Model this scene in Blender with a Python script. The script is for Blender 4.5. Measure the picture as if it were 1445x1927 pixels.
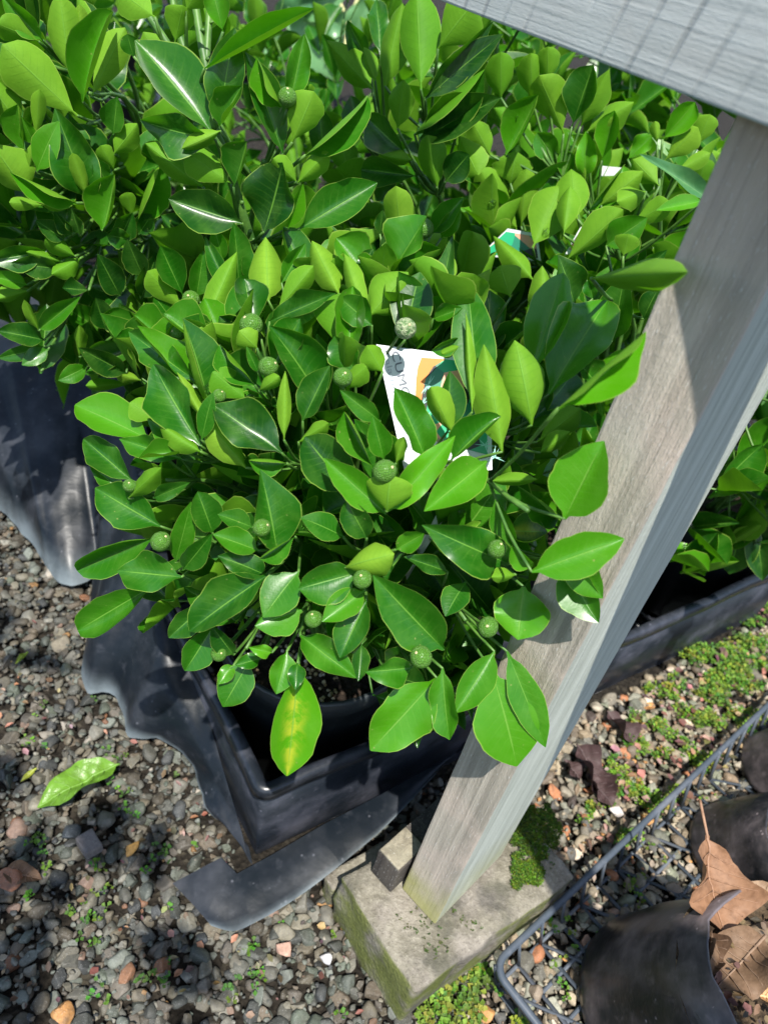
import bpy, math, random
import numpy as np
from mathutils import Vector, Matrix, noise
for o in list(bpy.data.objects): bpy.data.objects.remove(o)
SC = bpy.context.scene
COL = SC.collection
R = math.radians
rnd = random.Random(7)

# ------------------------------------------------------------------ camera
F, CX, CY, H = 1420.0, 722.5, 963.5, 0.78
def _v(a): return Vector(a)
_dn = Vector(((300 - CX) / F, -(2730 - CY) / F, -1)).normalized()
UPc = -_dn
_fw = Vector((0, 0, -1)); Yc = (_fw - _fw.dot(UPc) * UPc).normalized(); Xc = Yc.cross(UPc)
ROT = Matrix((Xc, Yc, UPc))                       # camera axes -> world axes
CAM = Vector((0, 0, H))
cd = bpy.data.cameras.new('camera'); cam = bpy.data.objects.new('camera', cd); COL.objects.link(cam)
cam.matrix_world = Matrix.Translation(CAM) @ ROT.to_4x4()
cd.sensor_fit = 'VERTICAL'; cd.sensor_height = 36.0; cd.sensor_width = 27.0
cd.lens = F / 1927 * 36.0
cd.clip_start = 0.01; cd.clip_end = 400
cd.dof.use_dof = True; cd.dof.focus_distance = 0.52; cd.dof.aperture_fstop = 9.0
SC.camera = cam
SC.render.resolution_x = 767; SC.render.resolution_y = 1024

# ------------------------------------------------------------------ light
SUN = Vector((0.06, -0.45, 0.90)).normalized()
w = bpy.data.worlds.new('World'); SC.world = w; w.use_nodes = True
nt = w.node_tree; nt.nodes.clear()
sky = nt.nodes.new('ShaderNodeTexSky'); sky.sky_type = 'NISHITA'; sky.sun_disc = False
sky.sun_elevation = math.asin(SUN.z); sky.sun_rotation = math.atan2(SUN.x, SUN.y)
bg = nt.nodes.new('ShaderNodeBackground'); bg.inputs[1].default_value = 0.13
wo = nt.nodes.new('ShaderNodeOutputWorld')
nt.links.new(sky.outputs[0], bg.inputs[0]); nt.links.new(bg.outputs[0], wo.inputs[0])
sl = bpy.data.lights.new('sun', 'SUN'); sl.energy = 4.6; sl.angle = R(0.6); sl.color = (1, .955, .88)
so = bpy.data.objects.new('sun', sl); COL.objects.link(so)
so.rotation_euler = SUN.to_track_quat('Z', 'Y').to_euler()
SC.view_settings.view_transform = 'Standard'; SC.view_settings.look = 'None'
SC.view_settings.gamma = 1; SC.view_settings.use_curve_mapping = False
SC.view_settings.exposure = 0.88
SC.render.engine = 'CYCLES'
SC.cycles.max_bounces = 8; SC.cycles.transparent_max_bounces = 8

# ------------------------------------------------------------------ projection helpers (camera model of the photograph)
def ray(u, v): return ROT @ Vector(((u - CX) / F, -(v - CY) / F, -1.0))
def atd(u, v, d): return CAM + ray(u, v) * d                 # point at a depth
def atz(u, v, z):
    r = ray(u, v); return CAM + r * ((z - H) / r.z)          # point at a height
def proj(p):
    c = ROT.transposed() @ (Vector(p) - CAM)
    if c.z > -1e-4: return (-9999, -9999, -1)
    return (CX + F * c.x / -c.z, CY - F * c.y / -c.z, -c.z)
def inpoly(x, y, P):
    c = False; j = len(P) - 1
    for i in range(len(P)):
        xi, yi = P[i]; xj, yj = P[j]
        if (yi > y) != (yj > y) and x < (xj - xi) * (y - yi) / (yj - yi) + xi: c = not c
        j = i
    return c

# ------------------------------------------------------------------ object helpers
def tag(o, label=None, cat=None, group=None, kind=None):
    if label: o['label'] = label
    if cat: o['category'] = cat
    if group: o['group'] = group
    if kind: o['kind'] = kind
    return o
def empty(name, loc=(0, 0, 0), label=None, cat=None, group=None):
    o = bpy.data.objects.new(name, None); COL.objects.link(o); o.location = loc; o.empty_display_size = .05
    return tag(o, label, cat, group)
def link(name, me, parent=None, mat=None, mw=None):
    o = bpy.data.objects.new(name, me); COL.objects.link(o)
    if mat and not me.materials: me.materials.append(mat)
    if parent:
        o.parent = parent
        off = parent.location if parent.type == 'EMPTY' else Vector((0, 0, 0))
        if mw is None: mw = Matrix.Identity(4)
        o.matrix_local = Matrix.Translation(-off) @ mw
    elif mw is not None: o.matrix_world = mw
    return o
class MB:
    """mesh builder: collects verts / faces / uvs / per-vertex colour"""
    def __init__(s): s.v = []; s.f = []; s.uv = []; s.c = []; s.mi = []
    def add(s, vs, fs, uv=None, col=(0, 0, 0), mi=0):
        b = len(s.v); s.v += [tuple(p) for p in vs]; s.c += [col] * len(vs)
        s.uv += (uv if uv else [(0, 0)] * len(vs))
        s.f += [tuple(i + b for i in f) for f in fs]; s.mi += [mi] * len(fs)
    def tube(s, pts, rad, n=7, col=(0, 0, 0), cap=True, mi=0):
        pts = [Vector(p) for p in pts]
        if not hasattr(rad, '__len__'): rad = [rad] * len(pts)
        vs = []; uv = []
        t0 = (pts[1] - pts[0]).normalized()
        a = t0.orthogonal().normalized()
        for i, p in enumerate(pts):
            t = (pts[min(i + 1, len(pts) - 1)] - pts[max(i - 1, 0)]).normalized()
            a = (a - a.dot(t) * t).normalized(); b = t.cross(a)
            for k in range(n):
                th = 2 * math.pi * k / n
                vs.append(p + (a * math.cos(th) + b * math.sin(th)) * rad[i]); uv.append((k / n, i))
        fs = [(i * n + k, i * n + (k + 1) % n, (i + 1) * n + (k + 1) % n, (i + 1) * n + k) for i in range(len(pts) - 1) for k in range(n)]
        if cap:
            fs.append(tuple(range(n))[::-1]); fs.append(tuple((len(pts) - 1) * n + k for k in range(n)))
        s.add(vs, fs, uv, col, mi)
    def mesh(s, name, smooth=True, mats=()):
        me = bpy.data.meshes.new(name); me.from_pydata(s.v, [], s.f)
        for m in mats: me.materials.append(m)
        li = np.empty(len(me.loops), np.int32); me.loops.foreach_get('vertex_index', li)
        ul = me.uv_layers.new(name='UVMap'); ul.data.foreach_set('uv', np.array(s.uv, np.float32)[li].ravel())
        if any(any(c) for c in s.c):
            at = me.attributes.new('lc', 'FLOAT_COLOR', 'POINT')
            at.data.foreach_set('color', np.array([(*c, 1) for c in s.c], np.float32).ravel())
        if len(mats) > 1: me.polygons.foreach_set('material_index', np.array(s.mi, np.int32))
        if smooth: me.polygons.foreach_set('use_smooth', [True] * len(me.polygons))
        me.update(); return me
    def build(s, name, mat, parent=None, smooth=True):
        return link(name, s.mesh(name, smooth, [mat] if not isinstance(mat, (list, tuple)) else mat), parent)
def catmull(P, n):
    P = [Vector(p) for p in P]; out = []
    for i in range(len(P) - 1):
        p0 = P[max(i - 1, 0)]; p1 = P[i]; p2 = P[i + 1]; p3 = P[min(i + 2, len(P) - 1)]
        for k in range(n):
            t = k / n
            out.append(.5 * ((2 * p1) + (p2 - p0) * t + (2 * p0 - 5 * p1 + 4 * p2 - p3) * t * t + (3 * p1 - p0 - 3 * p2 + p3) * t ** 3))
    out.append(P[-1]); return out
def box_mb(mb, org, ex, ey, ez, nx=1, ny=1, nz=1, jit=0, bev=0, seed=0, mats=None):
    """a box on three edge vectors, its faces gridded, corners eased, surface slightly uneven"""
    import bmesh
    ex, ey, ez, org = Vector(ex), Vector(ey), Vector(ez), Vector(org)
    bm = bmesh.new()
    vs = [bm.verts.new(org + ex * i + ey * j + ez * k) for i in (0, 1) for j in (0, 1) for k in (0, 1)]
    q = [(0, 1, 3, 2), (4, 6, 7, 5), (0, 4, 5, 1), (2, 3, 7, 6), (0, 2, 6, 4), (1, 5, 7, 3)]
    for n_, f in enumerate(q):
        fc = bm.faces.new([vs[i] for i in f]); fc.material_index = mats[n_] if mats else 0
    bmesh.ops.recalc_face_normals(bm, faces=bm.faces)
    if bev: bmesh.ops.bevel(bm, geom=list(bm.edges), offset=bev, segments=2, profile=.6, affect='EDGES')
    for ax, n in ((ex, nx), (ey, ny), (ez, nz)):
        a = ax.normalized(); L = ax.length
        for k in range(1, n):
            bmesh.ops.bisect_plane(bm, geom=list(bm.verts) + list(bm.edges) + list(bm.faces), plane_co=org + a * (L * k / n), plane_no=a)
    if jit:
        for v in bm.verts:
            p = v.co * 38 + Vector((seed * 3.1, 0, 0))
            v.co += Vector((noise.noise(p), noise.noise(p + Vector((9, 0, 0))), noise.noise(p + Vector((0, 9, 0))))) * jit
    bm.verts.index_update()
    fs = [tuple(v.index for v in f.verts) for f in bm.faces]
    b = len(mb.v); mb.v += [tuple(v.co) for v in bm.verts]; mb.c += [(0, 0, 0)] * len(bm.verts); mb.uv += [(0, 0)] * len(bm.verts)
    mb.f += [tuple(i + b for i in f) for f in fs]; mb.mi += [f.material_index for f in bm.faces]
    bm.free()

# ------------------------------------------------------------------ node helpers
class NT:
    def __init__(s, name):
        s.m = bpy.data.materials.new(name); s.m.use_nodes = True; s.t = s.m.node_tree; s.t.nodes.clear()
        s.out = s.n('ShaderNodeOutputMaterial')
    def n(s, typ, **kw):
        x = s.t.nodes.new(typ)
        for k, v in kw.items():
            if k.startswith('i_'):
                key = k[2:]; key = int(key) if key.isdigit() else key
                if hasattr(v, 'links') or isinstance(v, bpy.types.NodeSocket): s.t.links.new(v, x.inputs[key])
                else: x.inputs[key].default_value = v
            else: setattr(x, k, v)
        return x
    def l(s, a, b): s.t.links.new(a, b)
    def setin(s, sock, v):
        if isinstance(v, bpy.types.NodeSocket): s.t.links.new(v, sock)
        elif isinstance(v, tuple) and len(v) == 3 and sock.type == 'RGBA': sock.default_value = (*v, 1)
        else: sock.default_value = v
    def math(s, op, a, b=0.0, clamp=False):
        x = s.n('ShaderNodeMath', operation=op, use_clamp=clamp); s.setin(x.inputs[0], a); s.setin(x.inputs[1], b); return x.outputs[0]
    def mix(s, fac, a, b, mode='MIX'):
        x = s.n('ShaderNodeMix', data_type='RGBA', blend_type=mode)
        s.setin(x.inputs[0], fac); s.setin(x.inputs[6], a); s.setin(x.inputs[7], b); return x.outputs[2]
    def ramp(s, v, lo, hi):
        x = s.n('ShaderNodeMapRange', interpolation_type='SMOOTHSTEP'); s.setin(x.inputs[0], v); x.inputs[1].default_value = lo; x.inputs[2].default_value = hi; return x.outputs[0]
    def noise(s, co, scale, det=3, rough=.55, dist=0):
        x = s.n('ShaderNodeTexNoise'); x.inputs['Scale'].default_value = scale; x.inputs['Detail'].default_value = det
        x.inputs['Roughness'].default_value = rough; x.inputs['Distortion'].default_value = dist
        if co is not None: s.l(co, x.inputs['Vector'])
        return x.outputs[0]
    def vor(s, co, scale, feat='F1'):
        x = s.n('ShaderNodeTexVoronoi', feature=feat); x.inputs['Scale'].default_value = scale
        if co is not None: s.l(co, x.inputs['Vector'])
        return x
    def mapping(s, co, scale=(1, 1, 1), rot=(0, 0, 0)):
        x = s.n('ShaderNodeMapping'); s.l(co, x.inputs[0]); x.inputs['Scale'].default_value = scale; x.inputs['Rotation'].default_value = rot; return x.outputs[0]
    def obj(s): return s.n('ShaderNodeTexCoord').outputs['Object']
    def geo(s): return s.n('ShaderNodeNewGeometry')
    def bump(s, h, st=.3, dist=.001, nrm=None):
        x = s.n('ShaderNodeBump'); x.inputs['Strength'].default_value = st; x.inputs['Distance'].default_value = dist
        s.l(h, x.inputs['Height'])
        if nrm: s.l(nrm, x.inputs['Normal'])
        return x.outputs[0]
    def bsdf(s, col, rough=.5, nrm=None, spec=.5, **kw):
        x = s.n('ShaderNodeBsdfPrincipled'); s.setin(x.inputs['Base Color'], col); s.setin(x.inputs['Roughness'], rough)
        s.setin(x.inputs['Specular IOR Level'], spec)
        if nrm: s.l(nrm, x.inputs['Normal'])
        for k, v in kw.items(): s.setin(x.inputs[k], v)
        return x.outputs[0]
    def done(s, sh): s.l(sh, s.out.inputs[0]); return s.m

def param(t):
    """three numbers per piece: from the object's colour or from the per-vertex attribute of joined pieces"""
    oi = t.n('ShaderNodeObjectInfo'); at = t.n('ShaderNodeAttribute', attribute_name='lc')
    sm = t.mix(1.0, oi.outputs['Color'], at.outputs['Color'], 'ADD')
    sp = t.n('ShaderNodeSeparateColor'); t.l(sm, sp.inputs[0])
    return sp.outputs[0], sp.outputs[1], sp.outputs[2], sm

def mat_leaf(name, dark, mid, young, under, pale, rib, rough=.34, trans=.3, broad=False):
    t = NT(name)
    y, p, r3, _ = param(t)
    uv = t.n('ShaderNodeUVMap', uv_map='UVMap').outputs[0]
    sx = t.n('ShaderNodeSeparateXYZ'); t.l(uv, sx.inputs[0])
    au = t.math('ABSOLUTE', t.math('SUBTRACT', t.math('MULTIPLY', sx.outputs[0], 2.0), 1.0))
    tt = sx.outputs[1]
    co = t.n('ShaderNodeTexCoord').outputs['Object']
    rnd_ = t.n('ShaderNodeObjectInfo').outputs['Random']
    cv = t.n('ShaderNodeVectorMath', operation='ADD'); t.l(t.n('ShaderNodeNewGeometry').outputs['Position'], cv.inputs[0])
    n1 = t.noise(cv.outputs[0], 55, 4, .6); n2 = t.noise(cv.outputs[0], 420, 2, .6)
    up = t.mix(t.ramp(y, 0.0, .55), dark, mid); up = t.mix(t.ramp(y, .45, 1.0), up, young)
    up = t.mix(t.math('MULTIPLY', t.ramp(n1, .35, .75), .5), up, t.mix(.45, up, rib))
    un = t.mix(y, under, t.mix(.5, under, pale)); un = t.mix(p, un, pale)
    un = t.mix(t.math('MULTIPLY', t.ramp(n1, .3, .7), .35), un, t.mix(.6, un, mid))
    # lateral veins
    ve = t.math('SINE', t.math('MULTIPLY', t.math('SUBTRACT', tt, t.math('MULTIPLY', au, .16)), 70.0 if not broad else 48.0))
    vein = t.math('MULTIPLY', t.ramp(ve, .72, 1.0), t.ramp(au, 1.0, .25))
    # yellow mottling round the midrib of old leaves
    ylw = t.math('MULTIPLY', t.ramp(p, .75, 1.0), t.math('MULTIPLY', t.ramp(t.math('ADD', au, t.math('MULTIPLY', n1, .9)), 1.15, .45), t.ramp(t.math('ADD', n1, t.math('MULTIPLY', vein, .03)), .38, .58)))
    up = t.mix(ylw, up, (.45, .5, .03))
    up = t.mix(t.math('MULTIPLY', vein, .10), up, rib); un = t.mix(t.math('MULTIPLY', vein, .10), un, mid)
    mr = t.math('MULTIPLY', t.ramp(au, .045, .012), t.ramp(tt, 1.02, .7))
    up = t.mix(t.math('MULTIPLY', mr, .75), up, rib); un = t.mix(t.math('MULTIPLY', mr, .5), un, rib)
    mg = t.math('MULTIPLY', t.ramp(au, .955, .985), .75 if not broad else .3)
    edge = (.30, .46, .07)
    up = t.mix(mg, up, edge); un = t.mix(mg, un, edge)
    sp = t.ramp(t.vor(cv.outputs[0], 150).outputs['Distance'], .12, .05)
    up = t.mix(t.math('MULTIPLY', sp, t.math('MULTIPLY', t.ramp(n1, .45, .62), .8)), up, (.30, .33, .10))
    bf = t.geo().outputs['Backfacing']
    col = t.mix(bf, up, un)
    hgt = t.math('ADD', t.math('MULTIPLY', vein, -.07), t.math('ADD', t.math('MULTIPLY', n1, 1.3), t.math('ADD', t.math('MULTIPLY', n2, .08), t.math('MULTIPLY', mr, -1.2))))
    nb = t.bump(hgt, .35, .0012)
    rg = t.math('ADD', t.math('MULTIPLY', bf, .22), t.math('ADD', rough, t.math('MULTIPLY', n2, .12)))
    sh = t.bsdf(col, rg, nb, t.math('SUBTRACT', .42, t.math('MULTIPLY', bf, .2)), **{'Coat Weight': t.math('MULTIPLY', t.math('SUBTRACT', 1.0, bf), .35), 'Coat Roughness': .20})
    tr = t.n('ShaderNodeBsdfTranslucent'); t.l(t.mix(1.0, t.mix(.55, col, young), (1.0, 1.0, .55), 'MULTIPLY'), tr.inputs[0]); t.l(nb, tr.inputs[1])
    mx = t.n('ShaderNodeMixShader'); mx.inputs[0].default_value = trans
    t.l(sh, mx.inputs[1]); t.l(tr.outputs[0], mx.inputs[2])
    return t.done(mx.outputs[0])

M_LEAF = mat_leaf('citrus_leaf', (.004, .046, .004), (.015, .128, .003), (.090, .35, .004), (.060, .25, .005), (.22, .42, .03), (.17, .40, .05), rough=.33, trans=.36)
M_BROAD = mat_leaf('broad_leaf', (.02, .10, .04), (.06, .20, .07), (.16, .36, .14), (.10, .22, .08), (.25, .40, .20), (.22, .42, .16), rough=.38, broad=True)

def mat_simple(name, c1, c2, scale, rough=.5, bump=.2, bd=.001, spec=.5, det=4):
    t = NT(name); co = t.obj(); n = t.noise(co, scale, det)
    return t.done(t.bsdf(t.mix(t.ramp(n, .3, .7), c1, c2), rough, t.bump(n, bump, bd), spec))
M_STEM = mat_simple('green_stem', (.035, .11, .015), (.09, .20, .03), 90, .5, .3)
M_TWIG = mat_simple('brown_twig', (.10, .065, .04), (.22, .16, .10), 120, .8, .5)

def mat_fruit():
    t = NT('green_fruit'); co = t.obj()
    v = t.vor(co, 9.0).outputs['Distance']; n = t.noise(co, 4, 3)
    c = t.mix(t.ramp(v, .5, .1), (.060, .175, .014), (.15, .33, .045))
    c = t.mix(t.math('MULTIPLY', t.ramp(n, .45, .75), .4), c, (.045, .14, .012))
    return t.done(t.bsdf(c, .42, t.bump(t.ramp(v, .0, .6), .55, .06), .5))
M_FRUIT = mat_fruit()
M_SCAR = mat_simple('fruit_scar', (.45, .36, .18), (.55, .46, .26), 30, .8)
M_PALESCAR = mat_simple('fruit_scab', (.045, .15, .025), (.40, .45, .27), 3.2, .7, .5, .05)

def mat_plastic(name, base, dust, rough=.36, dsc=9, dmix=.7, wr=0.0, wear=False):
    t = NT(name); co = t.obj()
    n = t.noise(co, dsc, 5, .62); n2 = t.noise(co, dsc * 9, 3); sp = t.ramp(t.vor(co, 85).outputs['Distance'], .16, .05)
    n3 = t.noise(t.mapping(co, (1, 1, 6)), 40, 3)
    d = t.math('MULTIPLY', t.ramp(n, .42, .78), dmix)
    d = t.math('ADD', d, t.math('MULTIPLY', t.ramp(n2, .55, .8), .22))
    d = t.math('ADD', d, t.math('MULTIPLY', t.math('MULTIPLY', sp, t.ramp(n2, .5, .62)), .8), True)
    c = t.mix(d, base, dust)
    if wear:                                     # stretched, scuffed edges have turned pale
        we, _a, _b, _c = param(t); c = t.mix(t.math('MULTIPLY', t.math('MULTIPLY', we, t.ramp(n, .25, .6)), .8), c, (.20, .24, .26))
    hb = t.math('ADD', t.math('MULTIPLY', n, wr), t.math('MULTIPLY', n3, .12))
    if wear or wr > 1:
        cr = t.vor(t.n('ShaderNodeVectorMath', operation='ADD', i_0=co, i_1=t.vor(co, 3).outputs['Color']).outputs[0], 11, 'DISTANCE_TO_EDGE').outputs['Distance']
        hb = t.math('ADD', hb, t.math('MULTIPLY', t.ramp(cr, .0, .25), .5))
    return t.done(t.bsdf(c, t.math('ADD', rough, t.math('MULTIPLY', d, .3)), t.bump(hb, .5, .004), .22 if wear else .5))
M_POT = mat_plastic('black_pot_plastic', (.010, .014, .016), (.05, .06, .065), .38, 7, .5)
M_CRATE = mat_plastic('black_crate_plastic', (.009, .012, .017), (.075, .078, .10), .32, 12, .75)
M_SHEET = mat_plastic('black_film_plastic', (.006, .009, .013), (.07, .075, .09), .34, 9, .6, .5, wear=True)
M_BASKET = mat_plastic('grey_basket_plastic', (.055, .07, .09), (.18, .19, .22), .45, 14, .55)
M_BAG = mat_plastic('scuffed_pot_plastic', (.010, .011, .013), (.24, .20, .21), .30, 10, .75, 1.4)

def mat_wood(name, c1, c2, c3, algae=0.0, saw=0.0):
    """grain runs along local Z"""
    t = NT(name); co = t.obj()
    st = t.mapping(co, (1, 1, .035))
    g = t.noise(st, 75, 5, .62, 1.2); g2 = t.noise(t.mapping(co, (1, 1, .012)), 260, 4, .7, .4)
    b = t.noise(co, 14, 4, .6, .5); sp = t.noise(t.mapping(co, (1, 1, .25)), 900, 2, .7)
    c = t.mix(t.ramp(g, .32, .68), c1, c2)
    c = t.mix(t.math('MULTIPLY', t.ramp(b, .42, .72), .75), c, c3)
    c = t.mix(t.math('MULTIPLY', t.ramp(g2, .50, .34), .42), c, t.mix(.45, c, (.08, .07, .06)))
    c = t.mix(t.math('MULTIPLY', t.ramp(sp, .60, .76), .55), c, (.62, .62, .60))
    h = t.math('ADD', t.math('MULTIPLY', g2, .8), t.math('ADD', t.math('MULTIPLY', g, .12 if saw else .5), t.math('MULTIPLY', sp, .3 if saw else .6)))
    if algae:
        sz = t.n('ShaderNodeSeparateXYZ'); t.l(co, sz.inputs[0])
        a = t.math('MULTIPLY', t.ramp(t.math('ADD', sz.outputs[2], t.math('MULTIPLY', t.math('SUBTRACT', b, .5), .16)), .17, .06), algae)
        c = t.mix(a, c, t.mix(g, (.24, .25, .05), (.38, .36, .14)))
    if saw:
        wv = t.n('ShaderNodeTexWave', wave_type='BANDS', bands_direction='Z', wave_profile='SIN')
        t.l(t.mapping(co, (1, 1, 1), (R(16), R(-16), 0)), wv.inputs[0]); wv.inputs['Scale'].default_value = 17; wv.inputs['Distortion'].default_value = .7
        wv.inputs['Detail'].default_value = 2; wv.inputs['Detail Scale'].default_value = .6
        ln = t.math('MULTIPLY', t.ramp(wv.outputs[1], .10, .0), t.ramp(t.noise(co, 11, 2), .40, .60))
        c = t.mix(t.math('MULTIPLY', ln, .42), c, (.10, .11, .12)); h = t.math('SUBTRACT', h, t.math('MULTIPLY', ln, 1.6))
        c = t.mix(t.math('MULTIPLY', t.ramp(t.noise(t.mapping(co, (1, 1, .2)), 30, 4, .7), .60, .72), .5), c, (.60, .62, .62))
    return t.done(t.bsdf(c, .82, t.bump(h, .32 if saw else .6, .0016), .3))
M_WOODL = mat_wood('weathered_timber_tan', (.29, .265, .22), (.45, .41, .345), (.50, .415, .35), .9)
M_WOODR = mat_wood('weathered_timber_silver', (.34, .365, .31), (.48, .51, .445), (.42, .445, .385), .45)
M_BEAM = mat_wood('sawn_timber_grey', (.40, .43, .42), (.53, .56, .55), (.48, .48, .46), 0, 1)
M_DARKWOOD = mat_wood('dark_timber', (.035, .03, .028), (.08, .07, .06), (.05, .045, .04))
M_ENDWOOD = mat_wood('pale_end_grain', (.17, .15, .11), (.30, .27, .20), (.18, .17, .12))

def mat_concrete():
    t = NT('mossy_concrete'); co = t.obj(); ge = t.geo()
    n = t.noise(co, 26, 5, .65); n2 = t.noise(co, 240, 3, .7); v = t.vor(co, 130)
    c = t.mix(t.ramp(n, .3, .7), (.12, .106, .086), (.26, .235, .20))
    c = t.mix(t.math('MULTIPLY', t.ramp(n2, .52, .72), .5), c, (.36, .335, .29))
    c = t.mix(t.math('MULTIPLY', t.ramp(n2, .46, .32), .5), c, (.09, .08, .07))
    c = t.mix(t.math('MULTIPLY', t.ramp(t.noise(co, 17, 4, .6), .50, .64), .72), c, (.07, .066, .06))
    sn = t.n('ShaderNodeSeparateXYZ'); t.l(ge.outputs['Normal'], sn.inputs[0])
    side = t.ramp(sn.outputs[2], .8, .3)
    mo = t.math('MULTIPLY', t.ramp(t.noise(co, 22, 4, .6), .38, .60), t.math('ADD', .12, t.math('MULTIPLY', side, .75)))
    c = t.mix(mo, c, t.mix(n2, (.055, .075, .012), (.17, .19, .04)))
    return t.done(t.bsdf(c, .92, t.bump(t.math('ADD', n2, n), .8, .003), .2))
M_CONC = mat_concrete()

def mat_soil(name, c1, c2, c3):
    t = NT(name); co = t.obj(); n = t.noise(co, 70, 5, .7); v = t.vor(co, 160)
    c = t.mix(t.ramp(n, .35, .7), c1, c2); c = t.mix(t.math('MULTIPLY', t.ramp(v.outputs['Color'], .72, .9), .5), c, c3)
    return t.done(t.bsdf(c, .9, t.bump(t.math('ADD', n, v.outputs['Distance']), .9, .006), .2))
M_SOIL = mat_soil('potting_soil', (.012, .009, .007), (.05, .035, .025), (.16, .12, .07))
M_GROUND = mat_soil('dark_ground', (.009, .0075, .0055), (.030, .025, .019), (.08, .07, .05))
M_DRYSOIL = mat_soil('sandy_soil', (.025, .017, .011), (.12, .085, .05), (.34, .26, .14))

def mat_pebble():
    t = NT('pebble_stone'); _, _, _, c = param(t)
    co = t.geo().outputs['Position']
    n = t.noise(co, 260, 4, .65); n2 = t.noise(co, 900, 2, .6)
    c2 = t.mix(t.math('MULTIPLY', t.ramp(n, .35, .7), .55), c, t.mix(1.0, c, (.45, .46, .48), 'MULTIPLY'))
    c2 = t.mix(t.math('MULTIPLY', t.ramp(n2, .58, .75), .35), c2, (.42, .42, .40))
    c2 = t.mix(t.math('MULTIPLY', t.ramp(t.noise(co, 60, 3, .6), .5, .7), .45), c2, (.055, .052, .045))
    return t.done(t.bsdf(c2, .62, t.bump(t.math('ADD', n, n2), .5, .0012), .4))
M_PEB = mat_pebble()
def mat_tint(name, rough=.6, trans=0.0, nsc=140):
    t = NT(name); _, _, _, c = param(t); n = t.noise(t.geo().outputs['Position'], nsc, 4, .65)
    c = t.mix(t.math('MULTIPLY', t.ramp(n, .35, .75), .6), c, t.mix(1.0, c, (.42, .38, .34), 'MULTIPLY'))
    sh = t.bsdf(c, rough, t.bump(n, .5, .002), .3)
    if trans:
        tr = t.n('ShaderNodeBsdfTranslucent'); t.l(c, tr.inputs[0]); mx = t.n('ShaderNodeMixShader'); mx.inputs[0].default_value = trans
        t.l(sh, mx.inputs[1]); t.l(tr.outputs[0], mx.inputs[2]); sh = mx.outputs[0]
    return t.done(sh)
M_DEAD = mat_tint('dry_leaf', .6, .15)
M_WEED = mat_tint('weed_leaf', .6, .3, 300)
M_PELLET = mat_tint('fertiliser_pellet', .4)
t = NT('water'); M_WATER = t.done(t.bsdf((.95, 1, .95), .02, None, .5, **{'Transmission Weight': 1.0, 'IOR': 1.33}))
M_WHITE = mat_simple('white_card', (.60, .64, .66), (.66, .69, .70), 40, .35, .02)
M_ORANGE = mat_simple('orange_print', (.66, .185, .015), (.70, .21, .02), 40, .35, .02)
M_GREY = mat_simple('grey_lettering', (.12, .13, .17), (.14, .15, .18), 40, .4, 0)
M_LGREY = mat_simple('light_grey_lettering', (.34, .37, .43), (.37, .40, .45), 40, .4, 0)
def mat_print():
    t = NT('printed_foliage_picture'); co = t.obj()
    v = t.vor(t.mapping(co, (1, 1, 1)), 70); v.inputs['Randomness'].default_value = 1
    sp = t.n('ShaderNodeSeparateColor'); t.l(v.outputs['Color'], sp.inputs[0])
    c = t.mix(t.ramp(sp.outputs[0], .28, .32), (.010, .014, .016), (.02, .36, .16))
    c = t.mix(t.ramp(sp.outputs[0], .62, .66), c, (.02, .20, .12)); c = t.mix(t.ramp(sp.outputs[0], .88, .90), c, (.75, .34, .22))
    c = t.mix(t.math('MULTIPLY', t.ramp(v.outputs['Distance'], .08, .04), .8), c, (.25, .75, .55))
    return t.done(t.bsdf(c, .35, None, .5))
M_PRINT = mat_print()
M_SPIKE = mat_simple('mint_print', (.30, .72, .58), (.42, .80, .68), 60, .35, 0)

# ================================================================== large structure
g = MB()
xs = [-300, -40, -6, -2, -1, -.5, 0, .5, 1, 1.6, 2.5, 8, 40, 300]; ys = [-300, -40, -4, -.5, 0, .3, .6, .9, 1.3, 2, 4, 12, 60, 300]
g.add([(x, y, 0) for y in ys for x in xs], [(j * 14 + i, j * 14 + i + 1, (j + 1) * 14 + i + 1, (j + 1) * 14 + i) for j in range(13) for i in range(13)])
ground = tag(g.build('gravel_ground', M_GROUND, None, False), 'damp gravelly nursery ground under the pots and bench', kind='structure')

# --- timber bench: upright leg and sawn top rail
bench = empty('timber_bench', (.098, .347, .08), 'weathered grey timber bench leg with sawn rail across its top', 'bench')
pa, pb, pc = Vector((.0979, .3467, .08)), Vector((.1314, .3215, .08)), Vector((.1314 + .0602, .3215 + .080, .08))
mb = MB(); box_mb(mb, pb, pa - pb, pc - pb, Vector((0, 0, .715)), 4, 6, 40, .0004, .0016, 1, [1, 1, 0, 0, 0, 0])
leg = mb.build('bench_leg', [M_WOODL, M_WOODR], bench)
r72 = ray(1445, 240); r94 = ray(825, 0)
h72 = (pa - CAM).dot(Vector((.616, .788, 0))) / r72.dot(Vector((.616, .788, 0))) * Vector((r72.x, r72.y)).length - .024
P72 = CAM + r72 * (h72 / Vector((r72.x, r72.y)).length); P94 = CAM + r94 * (h72 * 1.575 / Vector((r94.x, r94.y)).length)
print('rail', h72)
bz = (P72.z + P94.z) / 2
bd = Vector((P94.x - P72.x, P94.y - P72.y, 0)).normalized(); bn = Vector((-bd.y, bd.x, 0))       # bn points away from the camera?
if bn.dot(P72 - CAM) < 0: bn = -bn
mb = MB(); box_mb(mb, (0, 0, -.55), (.22, 0, 0), (0, .018, 0), (0, 0, 1.75), 8, 2, 50, .00015, .0012, 5)  # unseen upper part made taller so the rail shades the plants behind
Mb = Matrix((Vector((0, 0, 1)), bn, bd)).transposed().to_4x4(); Mb.translation = (P72.x, P72.y, bz)
rail = link('bench_rail', mb.mesh('bench_rail', True, [M_BEAM]), bench, None, Mb)
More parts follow.
